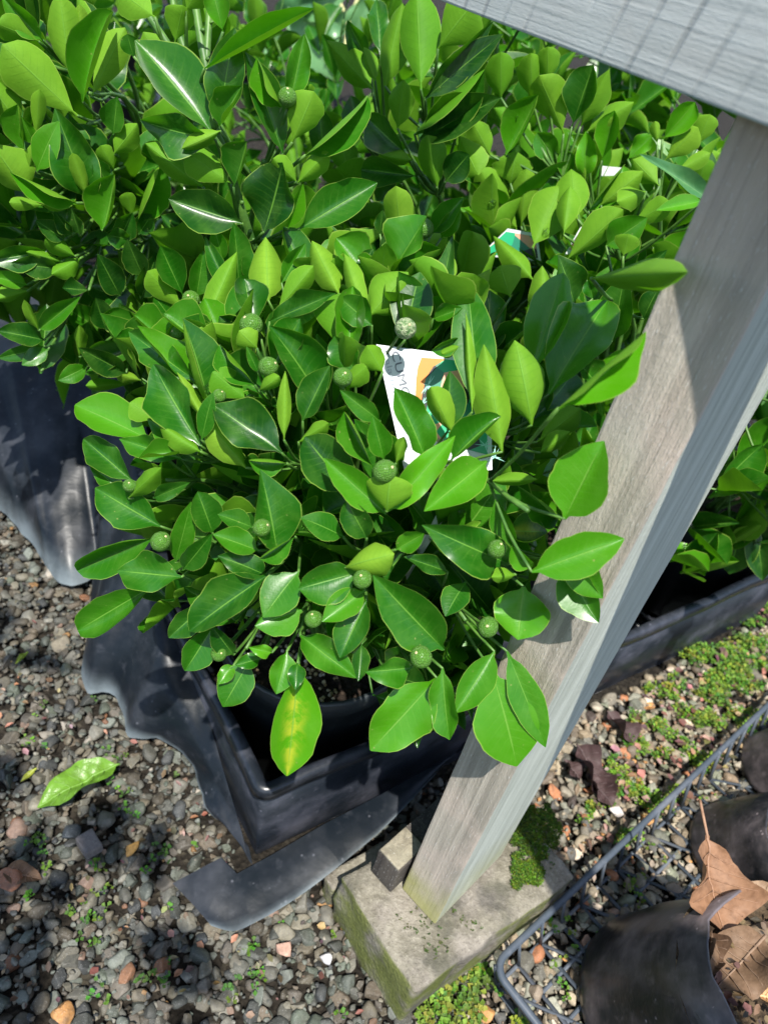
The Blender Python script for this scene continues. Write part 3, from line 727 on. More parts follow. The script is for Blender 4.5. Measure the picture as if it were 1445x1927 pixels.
# --- the fruiting bush in front
main = potted('bushy potted citrus with small green fruit and a picture label, in the front crate', -.040, .532, .018, .100, .182)
PM = Plant(main, (0.0, .50, .36), (.25, .21, .24), 11)
PM.traced('''
505 565 500 446 60 n 8 8
530 532 575 458 42 u 5
520 585 590 500 38 n 6 2
508 605 632 552 46 u 3
637 552 587 453 50 n 7 6
694 612 648 478 32 n 7 5
675 522 702 468 26 u 2
705 505 745 428 46 u 1
757 490 745 350 46 n 8 9
715 440 720 395 22 u 1
697 592 768 512 72 c 6 3 .8
762 640 790 512 74 u 2
812 440 872 372 42 u 4
830 448 866 390 32 u 6
775 480 842 446 46 n 8 5
832 572 850 478 24 n 8 8
838 592 922 506 60 n 8 7
825 600 852 445 36 u 2
815 600 870 580 32 u 6
628 645 640 552 84 n 3 1 -.5
345 556 302 462 62 u 4
370 560 383 472 44 u 5
385 612 446 474 44 n 6 3 .6
345 582 278 510 38 n 6 4 .4
420 490 403 425 32 u 6
450 545 440 420 54 u 4
470 530 464 466 26 u 4
440 565 386 446 32 u 3
476 622 460 525 62 u 3
484 655 450 622 40 c 7 5 1
325 605 290 556 42 u 4
405 662 310 590 58 f 6 3 .6
335 664 254 593 40 f 6 3 .3
370 718 243 624 58 u 4
510 694 565 600 72 u 4
480 725 414 648 44 f 5 2
487 702 464 652 20 u 4
405 704 350 646 38 u 3
465 752 400 700 50 n 2 1
488 735 526 708 28 c 6 3 .5
378 838 290 686 82 u 4 0 .8
380 828 402 738 32 u 5 0 .9
385 792 333 700 24 n 8 8
283 828 142 762 76 u 7 0 .4
300 788 244 758 40 n 6 2
376 846 278 788 44 u 5
378 850 300 800 38 n 6 2 1
342 864 225 826 48 u 6
350 852 262 862 28 f 6 4 .8
463 880 386 788 50 n 6 9 -.5
530 852 400 762 86 u 2
540 872 468 866 34 f 5 2 .8
535 828 537 698 24 n 8 6 .6
570 792 621 688 54 u 3
562 832 618 796 34 n 6 4 .5
250 905 158 826 60 u 3
242 936 168 872 34 u 4
242 938 304 880 34 n 5 2 .5
302 990 180 918 82 u 4
290 937 358 908 32 u 3
330 1058 360 944 40 u 5
345 1072 400 1004 44 u 4
400 1002 372 925 60 u 3
290 1012 146 1074 56 l 5 1 .4
342 1086 221 1074 78 u 5 0 .9
285 1105 147 1186 60 k 6 1 .2
522 1042 490 884 86 u 4 0 .5
486 1036 401 1006 50 u 6 0 .6
556 1010 488 1052 30 f 5 2 .9
475 992 410 968 40 u 4
500 1082 410 1046 50 u 2
505 1082 357 1188 82 u 3 0 .8
562 1076 496 1162 70 u 5 0 .6
395 1130 318 1200 50 u 3
402 1178 348 1262 60 u 5
440 1232 398 1176 38 u 2 0 .5
470 1244 420 1330 64 u 5 0 .3
440 1252 412 1288 30 u 6 0 .5
568 1148 480 1178 62 l 6 5 .5
512 1228 468 1218 24 u 8 0 .8
490 1240 442 1252 30 u 5
540 1226 520 1306 54 u 6 2 .8
560 1248 556 1298 34 u 3 0 .9
562 1250 540 1460 90 u 8 9 .6
565 1196 670 1276 62 u 6 0 .4
686 1112 606 1170 56 u 7 0 .9
690 1130 640 1238 62 u 4 0 .4
672 1078 562 1108 84 u 4 0 .7
680 1212 674 1282 34 u 2
650 1068 742 1042 58 c 6 9 1
745 1034 798 1004 42 u 6 0 .6
842 1076 760 1048 34 u 2
835 1222 702 1082 96 u 5 0 1
958 1062 794 988 86 u 3 0 .6
915 868 798 962 78 u 7 0 1.2
646 1010 566 974 48 u 4
690 1012 652 940 58 u 2
658 926 574 822 92 u 2
725 966 610 862 60 u 6 0 1
730 962 856 820 58 u 8 0 1.2
728 962 735 894 74 c 8 4 1.6
702 882 648 774 40 f 6 3 .9
722 864 702 784 46 u 5 0 1
745 872 760 822 24 n 7 5 1
715 792 640 734 40 u 4
800 862 742 730 68 u 5 0 .9
852 816 810 728 44 n 6 7 .8
842 812 846 698 50 u 2 0 .4
850 866 942 784 54 f 5 3 .9
765 930 838 832 50 n 5 4 .2
906 772 880 530 76 u 5 0 .6
888 776 876 588 20 n 7 5 .9
945 850 910 648 62 n 7 5 .9
1000 800 968 640 84 c 8 3 1.3
1000 705 1060 514 76 u 7 0 .7
1032 742 1142 566 112 u 6 0 .9
1050 768 1214 624 50 f 8 4 1.1
1152 642 1176 514 66 u 3
1115 562 1106 527 28 u 4
1010 832 1092 768 48 n 4 3
1016 852 1072 812 34 n 4 3 .3
1062 976 1136 830 114 u 7 0 .6
1054 972 974 914 44 f 5 4 .6
920 905 1010 902 26 n 7 3 .6
962 1028 932 940 44 u 5 0 .7
958 998 1030 1002 56 l 2 8 .5
1000 1076 1174 1014 84 u 7 0 .8
1060 1062 1126 1172 74 u 5 0 .2
1076 1056 1134 1126 68 u 6 0 .5
985 1104 974 1204 108 u 7 0 .8
970 1082 924 1086 26 n 7 3 .9
998 1070 962 1028 38 u 7 0 .7
876 1096 838 1160 48 u 3
930 1226 856 1342 60 u 6 0 .8
822 1276 697 1412 96 u 7 0 1.2
833 1258 846 1392 56 u 6 0 1.5
775 1256 687 1264 54 u 5 0 1
926 1264 972 1442 118 u 7 0 1.3
954 1226 1026 1406 58 u 6 0 .6
700 612 640 560 60 u 4
668 700 630 632 58 u 4 0 -.4
645 728 690 690 36 n 6 3 .4
720 700 690 650 50 n 5 3
866 636 812 660 32 u 4 0 -.4
868 650 832 666 22 n 5 4 -.4
960 560 940 500 60 n 4 4 -1
1030 620 1020 500 44 n 5 5 -.8
1080 572 1050 480 56 u 1 0 -.8
''')
add_fruits(PM, '''
360 563 17 .8
473 612 22 .7
505 690 19 .9
645 710 19 .7
763 618 20 1 s
797 430 20 .8
724 887 23 1.8
493 993 18 1.2
303 1019 20 1.3
245 914 13 .8
935 1033 18 1.3
682 1090 19 1.1
792 1236 22 1.5
918 1180 20 .9
590 1165 17 .5
412 1230 15 .6
413 745 13 .3
334 628 14 .5
''')
PM.fill(46, .80, .95, (.046, .062), (.3, .8), lambda u, v, d: ok_main(u, v, d) and v < 690 and u < 900, up=1.1, nl=(5, 7), tilt=(12, 48))
PM.fill(80, .55, .82, (.045, .064), (.15, .7), ok_main)
PM.fill(55, .2, .66, (.048, .068), (.1, .5), ok_main)
PM.finish((-.035, .532, .18), 64, stemr=.0017)
PM.droplets(60)

# --- left bush
left = potted('leafy citrus bush at the far left with pale upright young leaves on top', -.37, 1.02, 0, .10, .2)
PL = Plant(left, (-.38, .72, .45), (.20, .18, .30), 21)
PL.traced('''
147 218 4 84 76 n 7 4 .8
135 142 112 -12 62 n 7 4 .4
82 76 5 -6 42 u 6
74 78 -5 44 40 n 6 3
155 102 150 8 28 n 8 9
157 192 214 24 54 f 7 4 .8
172 182 236 52 44 n 7 6
66 192 -20 108 62 n 6 3
42 240 -35 138 60 n 6 3
46 292 34 196 36 f 6 3
68 262 75 168 22 n 7 4
66 272 42 220 30 u 6
70 322 112 228 46 u 7 0 .8
54 322 66 272 18 n 7 5
172 378 104 204 82 u 3 0 .3
166 372 137 288 26 n 5 6 .8
56 366 -14 270 72 n 7 5 .3
145 382 20 324 32 f 6 4 .9
84 386 18 381 20 n 5 4
132 392 80 380 18 n 7 3
193 434 216 328 56 f 6 3 .8
202 342 176 302 38 u 4
214 252 222 182 46 u 4
215 290 260 232 40 n 5 3
216 320 190 274 28 n 6 3
258 420 302 308 44 f 6 3 .6
250 406 238 362 24 n 6 3
252 452 202 442 34 u 3
262 440 286 404 36 u 2
226 556 184 478 50 u 1
266 562 296 476 42 u 1
112 506 22 494 42 u 1
142 482 85 450 30 n 3 2
116 492 50 474 24 n 5 2
152 486 98 516 36 n 3 2
122 452 68 414 36 u 1
152 442 134 388 30 u 0
136 442 104 398 26 u 2
88 472 -22 490 46 u 2
52 536 -22 518 32 u 6
52 548 -18 566 28 n 6 2
168 546 118 542 32 u 1
72 622 152 558 36 u 6 0 .5
74 622 46 564 18 n 6 4
84 640 -5 622 44 u 2
84 652 -5 674 26 u 4
92 657 42 687 30 u 5
150 672 150 612 22 n 5 5
164 690 110 716 32 u 5
238 702 148 654 46 u 1
250 722 162 726 20 n 3 2
266 716 218 702 24 n 7 8
215 470 250 400 44 u 2
200 620 180 560 46 u 1
255 640 225 570 44 u 1
270 520 240 450 44 u 1
''')
def ok_left(u, v, d): return ok_generic(u, v, d) and not (u > 240 and v > 560) and not (v > 640 and u < 120) and not inpoly(u, v, [(-100, 690), (300, 740), (300, 1000), (-100, 1000)]) and not inpoly(u, v, [(0, 560), (60, 690), (-40, 700)])
PL.fill(62, .35, .92, (.056, .080), (.1, .6), ok_left)
PL.finish((-.36, 1.0, .18), 40)
PL.droplets(22, 5)

# --- tall shoot between the left bush and the front bush
tall = potted('tall open citrus shoot with bare green stems and broad dark leaves, behind the front bush', -.20, .735, 0, .10, .2)
PC = Plant(tall, (-.17, .64, .56), (.14, .11, .22), 31)
PC.traced('''
396 246 255 76 96 u 3 0 .2 30
405 262 265 226 66 u 3 0 .6
416 246 342 280 26 c 7 5 1
412 228 442 52 68 u 2
385 130 592 16 30 f 8 2 1
414 238 456 162 46 f 5 2 .8
440 352 464 266 46 f 3 1 .4
436 346 348 284 50 n 4 2 -.4
382 352 274 270 46 n 4 2 -.8
456 420 318 374 82 u 2 0 .2
292 32 218 -22 52 n 8 2 .8
252 106 240 64 36 u 3
532 288 462 98 58 u 3
546 192 573 64 48 u 6 0 .3
530 202 484 108 36 f 7 2 .5
550 268 591 172 60 n 8 3 .9
575 292 690 180 42 f 5 1 .2
560 344 618 286 36 n 7 2 .3
558 342 514 298 36 n 7 2 .3
497 436 532 306 94 u 0 0 .3
565 430 710 344 70 u 4 0 .2
542 430 570 346 30 u 7
582 176 586 158 14 n 8 4
300 110 270 60 44 n 7 3 -.5
330 80 345 10 44 n 7 2 -.5
420 60 400 -20 50 u 7 0 -.6
350 20 380 -30 46 n 7 2
''')
add_fruits(PC, '541 183 17 .8')
def ok_tall(u, v, d): return ok_generic(u, v, d) and not inpoly(u, v, [(180, 0), (300, 0), (300, 330), (200, 330)]) and not (v < 330 and not (430 < u < 560 and v > 220)) and d > .55
PC.fill(24, .5, 1.0, (.06, .08), (.05, .4), ok_tall, c=(-.15, .66, .42), r=(.12, .10, .16))
S = lambda L: [atd(u, v, d) for u, v, d in L]
for L, r_ in ((((476, 470, .60), (455, 400, .575), (422, 290, .545), (406, 244, .535)), .0042), (((406, 244, .535), (370, 175, .53), (330, 105, .53), (282, 32, .53), (262, 0, .53)), .0030), (((407, 244, .535), (382, 170, .528), (352, 105, .525), (332, 40, .525), (322, -30, .525)), .0026), (((409, 240, .535), (388, 128, .522), (376, 60, .52), (362, -30, .52)), .0032), (((388, 128, .522), (392, 60, .52), (398, -30, .52)), .0026), (((476, 470, .60), (490, 540, .66), (500, 620, .74)), .0048)):
    m = MB(); p = catmull(S(L), 6); m.tube(p, [r_ * (1.1 - .3 * i / len(p)) for i in range(len(p))], 8)
    for q in p[2::5]: m.tube([q, q + (CAM - q).normalized() * r_ * 1.0 + Vector((.003, 0, .002))], [r_ * .55, r_ * .3], 6)
    m.build('stem', M_STEM, tall)
PC.finish((-.19, .72, .18), 8)
PC.droplets(14, 6)

# --- dark upright group shaded by the rail
dark = potted('dark citrus with long upright leaves in the shade below the grey rail', .03, .90, 0, .10, .2)
PD = Plant(dark, (.02, .82, .60), (.15, .15, .20), 41)
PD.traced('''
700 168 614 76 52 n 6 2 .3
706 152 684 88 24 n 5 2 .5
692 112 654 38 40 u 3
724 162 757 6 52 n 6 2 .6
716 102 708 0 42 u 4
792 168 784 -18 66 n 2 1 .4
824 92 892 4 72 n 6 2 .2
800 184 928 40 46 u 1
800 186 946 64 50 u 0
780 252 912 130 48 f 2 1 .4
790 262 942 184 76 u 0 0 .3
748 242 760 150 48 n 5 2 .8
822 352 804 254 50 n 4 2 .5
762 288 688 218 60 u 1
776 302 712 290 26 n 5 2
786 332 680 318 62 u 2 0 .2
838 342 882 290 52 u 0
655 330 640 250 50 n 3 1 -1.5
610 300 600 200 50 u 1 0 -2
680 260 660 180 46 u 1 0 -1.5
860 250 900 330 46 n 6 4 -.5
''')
def ok_dark(u, v, d): return ok_generic(u, v, d) and d > .62 and not (v < 200 and u < 640) and not (v < 340 and u < 600)
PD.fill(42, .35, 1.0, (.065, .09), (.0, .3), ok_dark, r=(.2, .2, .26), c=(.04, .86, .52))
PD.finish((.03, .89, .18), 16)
PD.droplets(8, 8)

# --- bright bush behind, between the front bush and the leg
rc = CK + CU * .50 + CV * .135
right = potted('bright yellow green citrus bush with rain drops, behind the front bush beside the leg', rc.x, rc.y, .018, .10, .182)
PR = Plant(right, (.25, .73, .46), (.22, .20, .21), 51)
PR.traced('''
977 442 900 316 46 n 6 3 .5
980 426 990 318 48 n 6 4 .8
1002 466 1056 348 66 n 6 3 1.1
1060 442 1072 350 38 n 5 3 .9
1086 412 1074 318 50 n 5 3 .7
1064 342 1058 282 34 u 6
1102 348 1092 272 40 n 7 5
1100 332 1102 246 40 u 8
1106 397 1172 312 48 f 7 4 .8
1130 386 1210 322 50 n 7 4 .6
1062 492 1172 394 50 n 6 3 1
1140 462 1217 410 62 u 6
1172 482 1182 440 38 n 6 3
1002 526 928 444 38 n 6 3 .9
1112 524 1292 512 64 n 8 3 1.2
1132 302 1156 208 50 u 7 0 .3
1180 300 1226 256 32 u 7
1246 262 1307 192 48 u 8
1250 302 1313 240 42 n 8 7 .6
1236 272 1232 228 16 n 8 5
1322 378 1234 396 28 u 8 0 .6
1272 322 1336 288 24 n 7 5
952 292 1012 178 54 f 7 3 .3
922 292 888 228 50 n 7 3
960 345 970 284 66 n 6 2 .4
945 400 905 320 60 n 7 3 -.5
1060 252 1014 142 56 n 6 5
1076 238 1116 122 70 u 2
1092 238 1146 130 38 n 6 3
1104 248 1192 192 44 n 6 3
1000 184 998 100 44 n 5 3 -.8
942 184 942 98 50 n 3 2 -.8
1030 152 1030 88 42 n 5 3 -.8
1310 275 1335 215 40 n 5 5 -.6
1215 360 1160 380 40 n 6 4
1190 420 1260 380 36 n 4 3
1200 520 1255 470 34 u 2 0 -.5
1210 600 1240 540 40 u 1 0 -1
900 350 870 280 50 u 3 0 -1
1045 300 1010 250 44 u 6
1240 350 1190 300 40 n 7 4
1020 400 1045 330 36 u 5
''')
def ok_right(u, v, d): return ok_generic(u, v, d) and d > .6 and not (v > 560 and u < 1000)
PR.fill(40, .1, .6, (.055, .075), (.1, .5), ok_right, c=(.26, .82, .34), r=(.30, .22, .24))
PR.fill(80, .5, 1.08, (.054, .076), (.4, .95), ok_right, up=1.2, nl=(5, 7), tilt=(12, 50), c=(.26, .80, .42), r=(.26, .22, .24))
PR.finish((rc.x, rc.y, .18), 24)
PR.droplets(70, 9)
# strap leaf crossing from another plant by the leg
# --- loose leaves right of the leg
sc_ = CK + CU * .78 + CV * .12
side = potted('dark citrus to the right of the leg, leaves hanging over its crate', sc_.x, sc_.y, .018, .10, .182)
PS = Plant(side, (.50, .90, .32), (.16, .16, .16), 61)
PS.traced('''
1402 958 1372 1080 76 u 1 0 1
1418 952 1434 1092 54 u 1 0 .6
1450 950 1372 918 34 f 4 1 .8
1440 895 1424 826 50 u 2
1390 965 1338 990 34 u 1
1455 900 1400 880 40 u 1
1470 1010 1440 950 40 u 2
1460 860 1440 800 40 u 2
''')
def ok_side(u, v, d): return u > 1330 and v < 1010 and d > .6
PS.fill(26, .4, 1.1, (.05, .065), (.0, .2), ok_side)
PS.finish((sc_.x, sc_.y, .18), 10)
add_fruits(PS, '1443 965 15 .4')

# --- more bushes standing behind
def back_bush(label, x, y, c, r, seed, n, youth, size=(.05, .075), ok=None):
    root = potted(label, x, y, 0, .11, .2)
    P = Plant(root, c, r, seed)
    P.fill(n, .55, 1.0, size, youth, ok or (lambda u, v, d: d > .8))
    P.finish((x, y, .18), 14, 240); return root
back_bush('blurred green citrus bush far back under the rail, nearest the leg', .48, 1.22, (.47, 1.20, .50), (.26, .2, .30), 71, 120, (.3, .8))
back_bush('blurred green citrus bush far back under the rail, left of the other', .12, 1.40, (.13, 1.36, .50), (.24, .2, .32), 72, 120, (.25, .75))
back_bush('tall green bush in the back row between the tall shoot and the shaded citrus', -.28, 1.55, (-.28, 1.5, .42), (.30, .2, .28), 74, 60, (.2, .7))
back_bush('low green bush at the back behind the gap of pots, left of the tall shoot', -.62, 1.75, (-.62, 1.7, .34), (.34, .22, .26), 75, 70, (.15, .6))
back_bush('dense citrus bush in the back row above the left bush', -.85, 1.35, (-.85, 1.30, .46), (.28, .22, .34), 73, 60, (.3, .8))

# --- strap-leaved and broad-leaved plants and empty pots in the back
def weeds(mb, pts, rn_, size=(.004, .008), cols=((.16, .30, .03), (.09, .22, .03), (.24, .36, .05))):
    for p in pts:
        p = Vector(p); c = rn_.choice(cols); c = tuple(max(.01, k * rn_.uniform(.7, 1.25)) for k in c)
        for k in range(rn_.randint(3, 6)):
            a = rn_.uniform(0, 6.28); L = rn_.uniform(*size); el = rn_.uniform(.15, 1.1)
            d = Vector((math.cos(a) * math.cos(el), math.sin(a) * math.cos(el), math.sin(el))); sd = Vector((-math.sin(a), math.cos(a), 0))
            b = p + d * L * .35; t_ = p + d * L * 1.3 + Vector((0, 0, -L * .25)); m_ = p + d * L * .9 + Vector((0, 0, .0006)); wv = sd * L * .38
            mb.add([b, m_ + wv, t_, m_ - wv], [(0, 1, 2), (0, 2, 3)], None, c)
            mb.add([p + sd * .0004, p - sd * .0004, b], [(0, 1, 2)], None, (c[0] * .8, c[1] * .7, c[2]))
def back_pot(label, x, y, r, h, seed, weedy=40):
    root = empty('nursery_pot', (x, y, 0), label, 'pot', 'black nursery pots in the back row')
    pot_parts(root, x, y, 0, r, h, drop=.03)
    rn_ = random.Random(seed); m = MB(); pts = []
    for _ in range(weedy):
        a = rn_.uniform(0, 6.28); q = r * .8 * math.sqrt(rn_.random()); pts.append((x + q * math.cos(a), y + q * math.sin(a), h - .03))
    weeds(m, pts, rn_, (.008, .02), ((.20, .30, .06), (.30, .38, .12), (.12, .22, .05)))
    o = m.build('weed_tuft', M_WEED, root); o.color = (0, 0, 0, 1); o['kind'] = 'stuff'
    return root
for i, (u, v, z, r, h, lb) in enumerate((
        (236, 172, .20, .105, .20, 'black pot with soil showing between the left bush and the tall shoot, upper of two'),
        (262, 285, .18, .10, .18, 'black pot with pale weeds between the left bush and the tall shoot, lower of two'),
        (235, 55, .22, .13, .22, 'black pot behind the gap at the top left, above the pot with soil'),
        (445, 70, .22, .13, .22, 'wide black pot with mottled rim at the top, left of the pale broad leaves'),
        (600, 40, .22, .13, .22, 'black pot with weeds behind the pale broad leaves'),
        (560, 150, .20, .12, .20, 'black pot below the pale broad leaves'),
        (690, 250, .19, .11, .19, 'black pot in the dark gap left of the shaded citrus'),
        (345, 20, .22, .13, .22, 'black pot at the top edge behind the tall shoot'))):
    p = atz(u, v, z); back_pot(lb, p.x, p.y, r, h, i + 3, 60)
bl_ = atz(560, 150, .0)
bp = atz(640, 95, .2)
broad = empty('broad_leaf_plant', (bp.x, bp.y, 0), 'pale broad leaved plant with a forked yellowish stem at the top centre', 'plant')
PB = Plant(broad, (bp.x, bp.y - .05, .42), (.35, .22, .28), 81, {k: BROAD for k in 'unflkc'})
PB.traced('''
545 -10 628 152 74 u 9 0
560 20 660 -20 50 u 8
470 95 548 86 48 u 9 0 -3
372 14 436 58 40 u 8 0 -2
520 40 600 0 40 u 4
640 60 612 120 30 u 7
660 70 710 -10 46 u 7
655 60 600 20 44 u 6
690 -20 720 60 40 n 6
455 230 470 290 30 u 9 0 -3
''')
m = MB(); e0 = Vector((bp.x, bp.y, .05))
for pts in ([(640, 130, 0), (655, 48, 0), (640, 5, 0), (630, -40, 0)], [(655, 48, 0), (668, 10, 0), (690, -30, 0)]):
    tt_ = hull_t(655, 48, PB.c, PB.r)
    m.tube(catmull([atd(u, v, tt_) for u, v, _ in pts], 5), .008, 8)
m.tube(catmull([e0, atd(640, 130, hull_t(655, 48, PB.c, PB.r))], 4), .009, 8)
M_PALESTEM = mat_simple('pale_stem', (.42, .42, .16), (.55, .53, .25), 60, .6)
m.build('stem', M_PALESTEM, broad)
PB.finish((bp.x, bp.y, .15), 4, 60, .003)
m = MB()
stp = empty('strap_leaf_seedling', tuple(atd(1345, 390, .62)), 'single smooth blue green strap leaf poking out beside the leg', 'plant')
b, t_ = atd(1345, 385, .63), atd(1203, 290, .60)
o = link('leaf', BROAD[2][0], stp, None, leaf_matrix(b, t_, (CAM - b).normalized() + Vector((0, 0, .6)), .016)); o.color = (.5, .1, .3, 1)
m = MB(); m.tube(catmull([b, b + Vector((.03, .03, -.12)), b + Vector((.04, .06, -.35))], 4), .002, 6); m.build('stem', M_STEM, stp)

# ================================================================== black film around the crates
def loft(mb, A, B, n, zf, seed=0, amp=.004, wear=()):
    rows = []
    for i in range(len(A)):
        row = []
        for k in range(n + 1):
            s = k / n; p = A[i].lerp(B[i], s)
            p = Vector((p.x, p.y, zf(i / (len(A) - 1), s, A[i].z, B[i].z)))
            q = Vector((p.x * 11, p.y * 11, seed))
            p.z += amp * (noise.noise(q) + .5 * noise.noise(q * 2.7)) * min(1, s * 4 + .25)
            row.append(p)
        rows.append(row)
    vs = [p for r_ in rows for p in r_]
    mb.add(vs, [(i * (n + 1) + k, i * (n + 1) + k + 1, (i + 1) * (n + 1) + k + 1, (i + 1) * (n + 1) + k) for i in range(len(A) - 1) for k in range(n)])
    mb.c = [(wear[j % (n + 1)] if j % (n + 1) < len(wear) else 0.0, 0, 0) for j in range(len(mb.v))]
edge = [(-160, 860), (-60, 905), (0, 955), (40, 1000), (66, 1028), (85, 1062), (108, 1088), (135, 1099), (160, 1092), (186, 1076), (198, 1105), (180, 1150), (166, 1185), (170, 1225), (156, 1250), (164, 1300), (205, 1304), (232, 1340), (238, 1383), (268, 1388), (304, 1390), (342, 1414), (366, 1450), (384, 1505), (410, 1540), (442, 1562), (468, 1590)]
A = catmull([atz(u, v, .028) for u, v in edge], 4)
A = [p + Vector((noise.noise(p * 60) * .004, noise.noise(p * 60 + Vector((4, 0, 0))) * .004, max(0, noise.noise(p * 30)) * .012)) for p in A]
inn = [(-420, 380, .24), (-260, 410, .24), (-140, 430, .24), (-60, 445, .23), (20, 480, .22), (90, 530, .21), (150, 590, .20), (205, 650, .19), (255, 730, .18), (285, 850, .17), (305, 980, .16)]
inn = [atz(*q) for q in inn] + [Vector(q) for q in ((-.205, .578, .13), (-.165, .524, .10), (-.12, .462, .07), (-.085, .414, .05), (-.062, .383, .035), (-.052, .366, .03), (-.045, .360, .03))]
Bc = catmull(inn, 8)
Bc = [Bc[int(i * (len(Bc) - 1) / (len(A) - 1))] for i in range(len(A))]
film = empty('plastic_film', tuple(A[40]), 'large sheet of black plastic with a ragged wavy edge draped left of the crate', 'plastic sheet')
m = MB()
def zf(a, s, z0, z1):
    q = math.sin(min(1, s * 1.02) * math.pi / 2) ** .75
    return z0 + (z1 - z0) * q + .022 * math.sin(s * 8 + a * 13) * s * (1 - s) * (1 - a) * 2 - .003 * math.exp(-s * 18)
loft(m, A, Bc, 60, zf, 3, .0042, (1, .7, .35, .12))
fs__ = m.build('sheet', M_SHEET, film); fs__.color = (0, 0, 0, 1)
upx = [(325, 1662), (365, 1640), (430, 1607), (500, 1572), (570, 1538), (640, 1506), (720, 1463), (800, 1414), (868, 1362)]
lox = [(398, 1742), (440, 1752), (482, 1735), (540, 1702), (600, 1660), (660, 1612), (725, 1556), (798, 1480), (872, 1398)]
up_ = catmull([atz(u, v, .020 + .0065 * i) for i, (u, v) in enumerate(upx)], 5); lo_ = catmull([atz(u, v, .016 + .006 * i) for i, (u, v) in enumerate(lox)], 5)
for i, p in enumerate(up_):                     # stay in front of the crate wall
    d = (p - CK).dot(CV)
    if d > -.006 and (p - CK).dot(CU) > -.02: up_[i] = p - CV * (d + .006)
strip = empty('plastic_strip', tuple(lo_[10]), 'shiny black plastic strip lying on the gravel against the front of the crate', 'plastic sheet')
m = MB(); loft(m, lo_, up_, 12, lambda a, s, z0, z1: z0 + (z1 - z0) * s + .002 * math.sin(s * math.pi), 8, .003, (.8, .2))
fs__ = m.build('sheet', M_SHEET, strip); fs__.color = (0, 0, 0, 1)

# ================================================================== basket with used pots
bk = empty('mesh_basket', tuple(atz(935, 1810, .005)), 'dark grey lattice plastic basket holding old black pots', 'basket')
BZ = .055
k0 = atz(928, 1818, BZ); k1 = atz(1445, 1326, BZ); k2 = atz(992, 1930, BZ)
BU = Vector(((k1 - k0).x, (k1 - k0).y, 0)).normalized(); BV = Vector((BU.y, -BU.x, 0))
korg = Vector((k0.x, k0.y, 0))
m = MB(); sweep(m, korg, BU, BV, .62, .36, .016, [(-.003, BZ - .005), (-.003, BZ), (-.001, BZ + .0012), (.0015, BZ + .0012), (.0035, BZ), (.0035, BZ - .005), (-.003, BZ - .005)], 0); m.build('basket_rim', M_BASKET, bk)
m = MB(); ins = .010
c0 = korg + BU * ins + BV * ins
def bar(p, q, w_=.0035, t_=.003):
    d = (q - p).normalized(); sd = d.cross(Vector((0, 0, 1)))
    if sd.length < .2: sd = BU.copy()
    sd.normalize(); u_ = sd.cross(d)
    box_mb(m, p - sd * w_ / 2, sd * w_, q - p, u_ * t_)
nL, nW = 18, 11; fl, fw_ = .60, .34
for i in range(nL + 1):
    p = c0 + BU * (fl * i / nL) + Vector((0, 0, .008)); bar(p, p + BV * fw_)
for j in range(nW + 1):
    p = c0 + BV * (fw_ * j / nW) + Vector((0, 0, .0075)); bar(p, p + BU * fl)
for i in range(0, nL, 2):
    p = c0 + BU * (fl * i / nL) + Vector((0, 0, .0085)); bar(p, p + BU * min(fl * (1 - i / nL), fw_ * .62) + BV * min(fw_, fl * (1 - i / nL)), .0028)
m.build('basket_floor', M_BASKET, bk)
m = MB()
for i in range(nL + 1):
    for (o1, o2) in ((korg + BU * (.62 * i / nL), c0 + BU * (fl * i / nL)), (korg + BV * .36 + BU * (.62 * i / nL), c0 + BV * fw_ + BU * (fl * i / nL))):
        bar(o2 + Vector((0, 0, .008)), o1 + Vector((0, 0, BZ)))
for j in range(nW + 1):
    for (o1, o2) in ((korg + BV * (.36 * j / nW), c0 + BV * (fw_ * j / nW)), (korg + BU * .62 + BV * (.36 * j / nW), c0 + BU * fl + BV * (fw_ * j / nW))):
        bar(o2 + Vector((0, 0, .008)), o1 + Vector((0, 0, BZ)))
m.build('basket_lattice', M_BASKET, bk)

